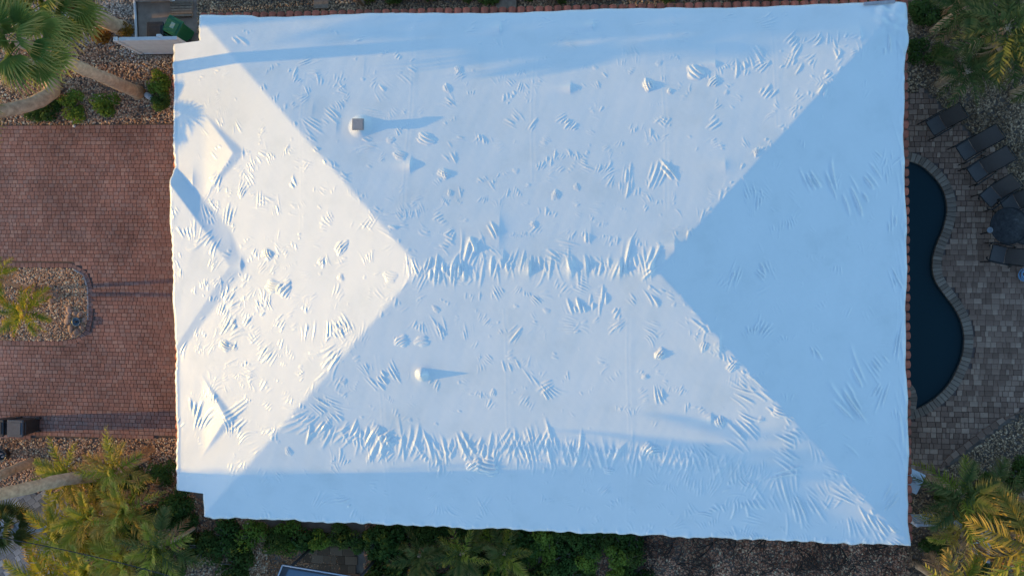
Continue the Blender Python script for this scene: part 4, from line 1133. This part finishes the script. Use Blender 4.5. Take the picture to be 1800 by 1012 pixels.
for i, px in enumerate(range(1095, 1600, 42)):
    for py in (952, 1000):
        b = P(px + rng.uniform(-14, 14), py + rng.uniform(-10, 10))
        o = link('bare_shrub', rng.choice(TW), loc=b, rot=(0, 0, rng.uniform(0, 6.28)), scale=[rng.uniform(.7, 1.2)] * 3)
        tag(o, 'leafless brown twig shrub in the leaf litter below the film', 'shrub', 'leafless twig shrubs below the near eave')
# ------------------------------------------------------------------ walls, bins, furniture and small things
m_white = mat_noise('white_render', (.62, .60, .57), (.74, .72, .69), 4, .8, .15)
m_conc = mat_noise('slab_concrete', (.22, .16, .115), (.36, .26, .19), 3, .9, .3, detail=8)
m_wood = mat_noise('weathered_wood', (.16, .11, .07), (.30, .21, .14), 9, .8, .3, per_obj=.25)
m_black = mat_noise('black_plastic', (.012, .012, .013), (.028, .028, .03), 8, .5, .1)
m_slate = mat_noise('faded_lid_plastic', (.045, .052, .062), (.075, .083, .095), 6, .6, .1)
m_green = mat_noise('green_plastic', (.008, .10, .035), (.015, .15, .055), 6, .45, .1)
m_print = mat_noise('pale_print', (.20, .32, .24), (.30, .42, .34), 30, .6, 0)

# white garden wall beside the house
a = P(246, 96); b_ = P(300, 96)
wx0, wx1, wy = a.x, P(352, 96).x, a.y
WH = 1.66
gw = empty('garden_wall', (wx0, wy, 0)); tag(gw, 'smooth white garden wall running from gravel bed to the house', 'wall')
mb = MB(); mb.box(((wx1 - wx0) / 2 + .1, .06, WH / 2), (wx1 - wx0 - .2, .09, WH - .06)); mb.obj('panel', m_white, gw)
mb = MB(); mb.box(((wx1 - wx0) / 2 + .1, .06, WH + .0), (wx1 - wx0 - .2, .12, .055), bev=.01); mb.obj('cap_rail', m_white, gw)
mb = MB(); mb.box(((wx1 - wx0) / 2 + .1, .0, .07), (wx1 - wx0 - .2, .025, .05)); mb.obj('foot_rail', m_white, gw)
mb = MB(); mb.box((.06, .06, WH / 2), (.13, .13, WH + .04), bev=.01); po = mb.obj('post', m_white, gw)
mb = MB(); mb.box((.06, .06, WH + .025), (.16, .16, .05), taper=.6); mb.obj('post_cap', m_white, po)
mb = MB(); mb.box((1.62, .14, WH + .01), (.16, .10, .14), bev=.02); mb.obj('bracket', m_white, gw)

# bin yard slab, low kerbs and pallet
yard_poly = poly_px([(238, -60), (348, -60), (348, 96), (246, 94)])
tag(slab('bin_yard', yard_poly, .0, m_conc), kind='structure')
k0, k1 = P(236, -40), P(242, 92)
mb = MB(); mb.tube([(k0.x, k0.y, .05), (k1.x, k1.y, .05)], .05, 6); tag(mb.obj('yard_kerb', m_white), 'low pale kerb between pale gravel and bin yard slab', 'kerb')
lw0, lw1 = P(240, 4), P(302, 4)
lw = empty('low_wall', (lw0.x, lw0.y, 0)); tag(lw, 'low grey wall with white edge at the top of the bin yard', 'wall')
mb = MB(); mb.box(((lw1.x - lw0.x) / 2, .1, .17), (lw1.x - lw0.x, .2, .34), bev=.012); mb.obj('coping', m_kerb, lw)
mb = MB(); mb.box((lw1.x - lw0.x + .06, .04, .25), (.12, .2, .5), bev=.015); mb.obj('end_post', m_white, lw)
pl = empty('wood_pallet', P(321, 17)); tag(pl, 'weathered wooden pallet lying in the bin yard by the tiles', 'pallet')
for k in range(6):
    mb = MB(); mb.box((0, -.24 + k * .095, .10), (.82, .078, .02), bev=.004); mb.obj('plank', m_wood, pl)
for k in (-1, 0, 1):
    mb = MB(); mb.box((k * .34, 0, .045), (.08, .56, .09)); mb.obj('bearer', m_wood, pl)

def bin_(label, px, py, rz, mb_mat, lid_mat, name='wheelie_bin', printed=False, group='wheeled bins'):
    b = P(px, py, 1.06)
    r = empty(name, (b.x, b.y, 0), rz); tag(r, label, 'bin', group)
    mb = MB(); mb.box((0, 0, .53), (.44, .48, .94), taper=1.18, bev=.03); mb.obj('body', mb_mat, r)
    mb = MB(); mb.box((.01, 0, 1.03), (.60, .60, .06), bev=.03); mb.box((-.02, 0, 1.066), (.40, .42, .03), bev=.012); l = mb.obj('lid', lid_mat, r)
    mb = MB(); mb.tube([(-.30, -.22, .98), (-.36, -.22, 1.0), (-.36, .22, 1.0), (-.30, .22, .98)], .016, 6); mb.obj('handle', mb_mat, r)
    for s_ in (-1, 1):
        mb = MB(); mb.lathe([(.02, -.03), (.11, -.03), (.12, -.015), (.12, .015), (.11, .03), (.02, .03)], 14)
        mb.obj('wheel', m_black, r, loc=(-.20, s_ * .23, .12), rot=(math.pi / 2, 0, 0))
    if printed:
        mb = MB(); mb.box((.02, 0, 1.0835), (.20, .15, .003)); mb.obj('lid_print', m_print, l)
    return r
bin_('green wheeled bin turned askew behind the white wall', 303, 46, math.radians(62), m_green, m_green, printed=True)
bin_('black wheeled bin beside the green one behind the white wall', 272, 54, math.radians(90), m_black, m_black)
bin_('black wheeled bin with faded grey lid at the drive edge', 26, 753, math.radians(180), m_black, m_slate)
bin_('black wheeled bin half out of frame beside the grey lidded one', -8, 752, math.radians(180), m_black, m_black)
# low pot with grey stakes
pp = P(12, 797)
pt = empty('plant_pot', pp); tag(pt, 'small black plant pot with grey stakes on pink gravel', 'plant pot')
mb = MB(); mb.lathe([(.15, 0), (.20, .26), (.22, .28), (.22, .31), (.18, .31), (.17, .22)], 14); mb.obj('pot', m_black, pt)
for k, (dx, dy) in enumerate([(-.08, .02), (.03, .05), (.10, -.02)]):
    mb = MB(); mb.tube([(dx, dy, .2), (dx * 1.2, dy * 1.5, .42)], .022, 6); mb.obj('stake', m_kerb, pt)
# rocks
m_rock = mat_noise('pale_rock', (.42, .40, .38), (.60, .58, .56), 5, .85, .4, .02, per_obj=.2)
m_sand = mat_noise('sandstone', (.26, .15, .10), (.44, .30, .22), 4, .85, .4, .02, per_obj=.35)
def rock_mesh(name, mat, seed):
    bm = bmesh.new(); bmesh.ops.create_icosphere(bm, subdivisions=2, radius=1.0)
    r = random.Random(seed)
    pl_ = [(Vector((r.gauss(0, 1), r.gauss(0, 1), r.gauss(0, 1))).normalized(), r.uniform(.62, .9)) for _ in range(7)]
    for v in bm.verts:
        for nn, dd in pl_:
            k = v.co.dot(nn)
            if k > dd: v.co -= nn * (k - dd)
        v.co *= r.uniform(.96, 1.04)
    me = bpy.data.meshes.new(name); bm.to_mesh(me); bm.free(); me.materials.append(mat); return me
RK = [rock_mesh('rock', m_rock, k) for k in range(3)]; RS = [rock_mesh('stone', m_sand, k) for k in range(4)]
def rock(px, py, s, lab, meshes, group=None, z=.0, name='rock'):
    b = P(px, py)
    o = link(name, rng.choice(meshes), loc=(b.x, b.y, z + s * .22), rot=(0, 0, rng.uniform(0, 6.28)), scale=(s, s * rng.uniform(.75, 1.1), s * .5))
    tag(o, lab, 'rock', group); return o
rock(262, 169, .17, 'pale round rock beside the palm foot and lime shrub', RK)
rock(131, 222, .07, 'small white stone on the drive edge below the shrubs', RK)
for (px, py, s) in [(88, 506, .14), (99, 519, .15), (80, 512, .13), (72, 522, .16), (103, 508, .10), (92, 528, .12)]:
    rock(px, py, s, 'tan sandstone chunk around the foot of the island palm', RS, 'stones round the island palm', .03)
for (px, py, s) in [(124, 545, .16), (134, 550, .13), (143, 553, .14), (149, 562, .10), (122, 556, .12), (121, 564, .15), (127, 577, .17), (136, 583, .15), (145, 575, .12), (129, 590, .08), (118, 549, .10)]:
    rock(px, py, s, 'reddish sandstone chunk ringing the little fountain basin on the island', RS, 'stones round the island basin', .03)
m_bluegl = mat_noise('slate_blue_glaze', (.05, .09, .12), (.09, .14, .18), 5, .3, .05)
pb = P(138, 565)
fb = empty('fountain_basin', (pb.x, pb.y, .02)); tag(fb, 'small slate blue water basin among sandstone chunks on the island', 'basin')
mb = MB(); mb.lathe([(.10, 0), (.15, .08), (.16, .14), (.14, .14), (.11, .09), (.03, .08)], 16); mb.obj('bowl', m_bluegl, fb)
mb = MB(); mb.lathe([(.03, .08), (.035, .16), (.02, .18)], 10); mb.obj('spout', m_black, fb)
# path light
pg = P(136, 812)
pl2 = empty('path_light', pg); tag(pl2, 'small white globe path light in the pink gravel', 'path light')
mb = MB(); mb.tube([(0, 0, -.03), (0, 0, .4)], .012, 6); mb.obj('stake', m_black, pl2)
m_globe = mat_noise('white_globe', (.72, .72, .72), (.8, .8, .8), 5, .3, 0)
mb = MB(); mb.lathe([(.015, .38), (.05, .40), (.068, .45), (.05, .50), (.01, .515)], 14); mb.obj('globe', m_globe, pl2)
# overhead cable
c0, c1 = P(-120, 925, 6.0), P(420, 1050, 5.2)
mb = MB(); mb.tube([c0.lerp(c1, t) + Vector((0, 0, -.5 * 4 * t * (1 - t))) for t in [i / 14 for i in range(15)]], .014, 5)
tag(mb.obj('overhead_cable', m_black), 'thin black overhead cable crossing above the lower left palms', 'cable')

# stepping slabs and posts beyond the far eave
for (px0, px1, lab) in [(552, 578, 'brown stepping slab in the gravel strip beyond the tiles'), (872, 908, 'brown paving slab beyond the tiles right of the dark shrubs')]:
    q0, q1 = P(px0, -8), P(px1, 16)
    mb = MB(); mb.box(((q0.x + q1.x) / 2, (q0.y + q1.y) / 2, .02), (q1.x - q0.x, abs(q0.y - q1.y), .07), bev=.012)
    tag(mb.obj('stepping_slab', m_wood), lab, 'paving slab')
q = P(639, 8)
mb = MB(); mb.box((q.x, q.y, .5), (.14, .14, 1.1), bev=.012); tag(mb.obj('wooden_post', m_wood), 'grey wooden post standing beyond the tiled eave', 'post')
q = P(976, -6)
mb = MB(); mb.box((q.x, q.y + .2, .35), (.7, .55, .7), bev=.03); mb.box((q.x, q.y + .2, .72), (.5, .4, .03), bev=.01)
tag(mb.obj('utility_box', m_kerb), 'grey utility box at the top edge beyond the tiles', 'utility box')
# loose lath lying on the film at the far right corner
q0, q1 = to_roof(1517, 7), to_roof(1572, 3)
m_lath = mat_noise('lath_wood', (.30, .27, .27), (.45, .42, .42), 9, .8, .2)
mb = MB()
A = Vector((q0[0] + SH * q0[1], q0[1] - .02, q0[2] + .06)); B = Vector((q1[0] + SH * q1[1], q1[1] - .02, q1[2] + .07))
mid = (A + B) / 2; mb.box((0, 0, 0), ((B - A).length, .09, .035), bev=.006)
tag(mb.obj('batten', m_lath, loc=mid, rot=(0, 0, math.atan2(B.y - A.y, B.x - A.x))), 'grey timber batten holding the film at the far right corner', 'batten')

# dark framed canopy roof at the bottom edge
m_frame = mat_noise('dark_frame', (.02, .022, .028), (.04, .043, .05), 8, .5, .1)
m_railp = mat_noise('pale_rail', (.40, .42, .48), (.5, .52, .58), 8, .5, .05)
m_glass, nt, bs = new_mat('blue_grey_glass')
bs.inputs['Base Color'].default_value = (.10, .15, .20, 1); bs.inputs['Roughness'].default_value = .18
nn = noise(nt, 1.5, 3); bump(nt, bs, nn.outputs['Fac'], .03, .02)
z = 2.3
A, B, C_, D = P(497, 992, z), P(640, 1016, z), P(628, 1085, z), P(470, 1060, z)
cr = empty('canopy', (A.x, A.y, 0)); tag(cr, 'dark framed canopy with blue grey panel cut by the bottom edge', 'canopy')
def off(p): return Vector((p.x - A.x, p.y - A.y, p.z))
fr = [off(p) for p in (A, B, C_, D)]
cen = sum(fr, Vector()) / 4
inn = [p + (cen - p).normalized() * .22 for p in fr]
mb = MB()
for i in range(4):
    j = (i + 1) % 4
    mb.add([fr[i], fr[j], inn[j], inn[i], fr[i] - Vector((0, 0, .1)), fr[j] - Vector((0, 0, .1)), inn[j] - Vector((0, 0, .1)), inn[i] - Vector((0, 0, .1))],
           [(0, 1, 2, 3), (4, 7, 6, 5), (0, 4, 5, 1), (2, 6, 7, 3)])
mb.obj('frame', m_frame, cr)
mb = MB(); mb.add([p - Vector((0, 0, .03)) for p in inn] + [p - Vector((0, 0, .06)) for p in inn], [(0, 1, 2, 3), (7, 6, 5, 4)]); mb.obj('panel', m_glass, cr)
for i in (0, 3):
    mb = MB(); j = (i + 1) % 4; mb.tube([fr[i] + Vector((0, 0, .03)), fr[j] + Vector((0, 0, .03))], .022, 6); mb.obj('edge_rail', m_railp, cr)
for p in inn:
    mb = MB(); mb.tube([(p.x, p.y, -.05), (p.x, p.y, 2.2)], .05, 8); mb.obj('post', m_frame, cr)
path_poly = poly_px([(528, 948), (612, 950), (640, 1080), (560, 1080)])
m_path = mat_tone('brown_path_paver', [(0, (.10, .06, .035)), (.5, (.16, .10, .06)), (1, (.22, .14, .085))])
pth = slab('path', path_poly, -.02, m_joint); paver_field(pth, path_poly, [], .3, [.3, .3, .45], 0.0, -.018, m_path, lambda x, y: x * 0)

# patio furniture
m_sling = mat_noise('sling_fabric', (.095, .078, .066), (.125, .105, .09), 60, .8, .15, .002)
m_slingb = mat_noise('sling_back_fabric', (.07, .052, .04), (.095, .073, .058), 60, .8, .15, .002)
m_iron = mat_noise('dark_metal', (.012, .012, .012), (.022, .022, .022), 12, .45, .1, metal=.4)
def chair(label, px, py, fx, fy, back=.62, curly=False):
    b = P(px, py); f = P(px + fx, py + fy) - b
    r = empty('patio_chair', (b.x, b.y, 0), math.atan2(f.y, f.x)); tag(r, label, 'chair', 'sling patio chairs')
    W2 = .245
    def sheet(name, prof, mat):
        mb = MB(); n_ = len(prof); vs_ = []
        for (x, z) in prof:
            for k in range(5):
                y = -W2 + 2 * W2 * k / 4
                vs_.append((x, y, z - .035 * math.cos(math.pi * (k - 2) / 4)))
        fs_ = [(i * 5 + k, i * 5 + k + 1, i * 5 + k + 6, i * 5 + k + 5) for i in range(n_ - 1) for k in range(4)]
        m = len(vs_); vs2 = [(x, y, z - .012) for x, y, z in vs_]
        mb.add(vs_ + vs2, fs_ + [tuple(m + i for i in reversed(q)) for q in fs_], True); return mb.obj(name, mat, r)
    sheet('seat_sling', [(.46, .46), (.35, .44), (.15, .41), (.0, .40)], m_sling)
    bk = sheet('back_sling', [(-.02, .41), (-.15, .56), (-.30, .76), (-.30 - (back - .45), .98)], m_slingb)
    for s_ in (-1, 1):
        y = s_ * (W2 + .02)
        mb = MB(); mb.tube([(.47, y, .465), (.2, y, .42), (0, y, .40), (-.15, y, .565), (-.32, y, .78), (-.32 - (back - .45), y, 1.0)], .016, 6); mb.obj('side_rail', m_iron, r)
        ya = s_ * (W2 + .065)
        if curly: pts = [(-.15, ya, .60), (.1, ya, .66), (.4, ya, .65), (.54, ya - s_ * .02, .60), (.60, ya - s_ * .10, .52), (.55, ya - s_ * .14, .47)]
        else: pts = [(-.18, ya, .62), (.1, ya, .65), (.42, ya, .64), (.62, ya, .60)]
        mb = MB(); mb.tube(pts, .021, 6); mb.obj('arm', m_iron, r)
        mb = MB(); mb.tube([(.47, ya, .64 if not curly else .64), (.50, ya, .3), (.54, ya, 0.02)], .017, 6); mb.obj('leg', m_iron, r)
        mb = MB(); mb.tube([(-.16, ya, .60), (-.25, ya, .3), (-.34, ya, 0.02)], .017, 6); mb.obj('leg', m_iron, r)
    mb = MB(); mb.tube([(.47, -W2, .46), (.47, W2, .46)], .016, 6); mb.obj('crossbar', m_iron, r)
    mb = MB(); xb = -.32 - (back - .45); mb.tube([(xb, -W2, 1.0), (xb, W2, 1.0)], .016, 6); mb.obj('crossbar', m_iron, r)
    return r
chair('sling patio chair half hidden under hanging palm fronds, topmost of the row', 1648, 218, -26, 15)
chair('sling patio chair second from the top of the row along gravel', 1700, 261, -26, 16, .85)
chair('sling patio chair third from the top of the row along gravel', 1719, 298, -26, 17, .85)
chair('sling patio chair with curled arms just above the round table', 1741, 340, -24, 20, .62, True)
chair('sling patio chair with curled arms behind the round table at right edge', 1776, 356, -26, 13, .62, True)
chair('sling patio chair pushed under the table at the right frame edge', 1795, 416, -28, -6, .62, True)
chair('sling patio chair with curled arms just below the round table', 1757, 450, -28, -6, .62, True)
tc = P(1756, 399.5)
tb = empty('round_table', (tc.x, tc.y, 0)); tag(tb, 'round dark glass patio table with metal rim', 'table')
m_tglass, nt, bs = new_mat('mottled_table_glass')
nn = noise(nt, 9, 5, .7); rr_ = ramp(nt, [(.35, (.020, .018, .017)), (.6, (.042, .039, .037)), (.75, (.10, .092, .085))])
nt.links.new(nn.outputs['Fac'], rr_.inputs['Fac']); nt.links.new(rr_.outputs[0], bs.inputs['Base Color']); bs.inputs['Roughness'].default_value = .55; bs.inputs['Specular IOR Level'].default_value = .2
mb = MB(); mb.lathe([(.02, .712), (.55, .712), (.555, .72), (.55, .728), (.02, .728)], 40); mb.obj('table_top', m_tglass, tb)
mb = MB(); mb.tube([(.57 * math.cos(a), .57 * math.sin(a), .72) for a in [i * math.pi / 20 for i in range(41)]], .018, 6, False); mb.obj('rim', m_iron, tb)
for k in range(4):
    a = k * math.pi / 2 + .3 + .08
    mb = MB(); mb.tube([(.45 * math.cos(a), .45 * math.sin(a), .70), (.2 * math.cos(a), .2 * math.sin(a), .38), (.62 * math.cos(a), .62 * math.sin(a), .02)], .017, 6); mb.obj('leg', m_iron, tb)
ac = P(1739, 404.5, .73)
mb = MB(); mb.lathe([(.05, 0), (.085, .01), (.095, .05), (.08, .05), (.065, .02), (.02, .015)], 10, (0, 0, 0)); 
m_clear = mat_noise('frosted_glass', (.16, .16, .16), (.24, .24, .24), 6, .3, 0)
tag(mb.obj('ashtray', m_clear, loc=(ac.x, ac.y, .73)), 'small clear glass ashtray on the round patio table', 'ashtray')
# coiled pale blue hose at the right edge
m_hose = mat_noise('pale_blue_hose', (.12, .26, .42), (.25, .42, .58), 18, .4, .05)
hc = P(1798, 483); mb = MB(); pts = []
for i in range(90):
    a = i * .35; rr = .10 + .10 * math.sin(i * .11) ** 2
    pts.append((rr * math.cos(a), rr * math.sin(a), .02 + .0022 * i))
mb.tube(pts, .016, 5)
tag(mb.obj('garden_hose', m_hose, loc=(hc.x, hc.y, .03)), 'coil of pale blue hose on the deck at the right edge', 'hose')
# pale umbrella under the eave corner
m_canvas = mat_noise('pale_canvas', (.42, .48, .55), (.52, .58, .65), 10, .8, .2)
uc = P(1606, 846, 2.15)
um = empty('umbrella', (uc.x, uc.y, 0)); tag(um, 'small pale blue square umbrella beside the right eave', 'umbrella')
mb = MB(); s_ = .46
cs = [(math.cos(a) * s_, math.sin(a) * s_, 1.95) for a in [math.radians(20 + 90 * k) for k in range(4)]]
mb.add([(0, 0, 2.25)] + cs + [(x, y, z - .1) for x, y, z in cs] + [(0, 0, 2.22)], [(0, 1, 2), (0, 2, 3), (0, 3, 4), (0, 4, 1), (1, 5, 6, 2), (2, 6, 7, 3), (3, 7, 8, 4), (4, 8, 5, 1)])
cp = mb.obj('canopy', m_canvas, um)
for x, y, z in cs:
    mb = MB(); mb.tube([(0, 0, 2.2), (x * .98, y * .98, z - .03)], .01, 5); mb.obj('rib', m_iron, um)
mb = MB(); mb.tube([(0, 0, 0), (0, 0, 2.3)], .022, 8); mb.obj('pole', m_railp, um)
mb = MB(); mb.lathe([(.25, 0), (.25, .05), (.06, .09)], 16); mb.obj('base', m_kerb, um)
# white rail fence at the patio corner
def fence(label, pts_px, zt):
    pts = [P(a, b, zt) for a, b in pts_px]
    r = empty('rail_fence', (pts[0].x, pts[0].y, 0)); tag(r, label, 'fence')
    o = pts[0].copy(); o.z = 0
    for a, b in zip(pts, pts[1:]):
        d = (b - a); L = d.length; an = math.atan2(d.y, d.x); m = (a + b) / 2 - o
        mb = MB(); mb.box((m.x, m.y, zt - .03), (L, .09, .06), an, bev=.01); mb.obj('top_rail', m_railp, r)
        mb = MB(); mb.box((m.x, m.y, .12), (L, .05, .06), an); mb.obj('bottom_rail', m_railp, r)
        n_ = int(L / .16)
        for k in range(n_):
            q = a + d * ((k + .5) / n_) - o
            mb = MB(); mb.box((q.x, q.y, zt / 2), (.12, .025, zt - .14), an); mb.obj('board', m_railp, r)
    for p in pts:
        q = p - o; mb = MB(); mb.box((q.x, q.y, zt / 2 + .03), (.11, .11, zt + .06), bev=.012); mb.obj('post', m_railp, r)
    return r
fence('pale rail fence half hidden by golden palm fronds at patio corner', [(1612, 922), (1662, 923), (1742, 932), (1736, 985)], 1.3)

# ------------------------------------------------------------------ across the street, outside the picture: what shades the drive and the roof ends
m_hedge = L_shrub
def tree(name, label, x, y, h, spread, crown0, mat, n, leaf, seed, cat='tree', group=None, boxy=False):
    r = np.random.default_rng(seed); root = empty(name, (x, y, 0)); tag(root, label, cat, group)
    mb = MB(); mb.tube([(0, 0, -.1), (.1, .05, crown0), (0, .1, (crown0 + h) / 2), (0, 0, h * .9)], [.28, .22, .14, .05], 8); mb.obj('trunk', m_bark, root)
    d = r.normal(0, 1, (n, 3)); d /= np.linalg.norm(d, axis=1)[:, None]
    if boxy: p = r.uniform(-1, 1, (n, 3))
    else:
        lump = r.normal(0, .5, (14, 3)); lump = lump / np.maximum(1, np.linalg.norm(lump, axis=1) / .75)[:, None]
        li = r.integers(0, 14, n); p = lump[li] + d * (r.uniform(.2, 1, n) ** .5 * r.uniform(.3, .5, 14)[li])[:, None]
    p = p * np.array([spread[0], spread[1], (h - crown0) / 2]) + np.array([0, 0, (h + crown0) / 2])
    nrm = d; t = np.cross(nrm, r.normal(0, 1, (n, 3))); t /= np.linalg.norm(t, axis=1)[:, None]; b2 = np.cross(nrm, t)
    L = leaf * r.uniform(.6, 1.3, (n, 1))
    V = np.stack([p, p + t * L * .5 + b2 * L * .4, p + t * L, p + t * L * .5 - b2 * L * .4], 1)
    F = np.array([(0, 1, 2), (0, 2, 3)])[None] + (np.arange(n) * 4)[:, None, None]
    link('crown', np_mesh('crown', V.reshape(-1, 3), F.reshape(-1, 3), mat, False), root)
    return root
tree('street_tree', 'loose crowned tree across the street outside the picture at upper left', -34, 7.2, 12.5, (2.4, 2.0), 7.4, L_shrub, 3600, .34, 200, 'tree', 'trees across the street')
tree('street_tree', 'second loose tree across the street outside the picture', -38, 8.6, 14.0, (2.4, 2.2), 8.2, L_shrub, 4200, .34, 201, 'tree', 'trees across the street')
tree('clipped_tree', 'dense clipped tree across the street outside the picture at lower left', -50, -10.5, 12.6, (1.4, 2.3), 9.0, L_shrub, 6000, .42, 202, 'tree', 'trees across the street', True)
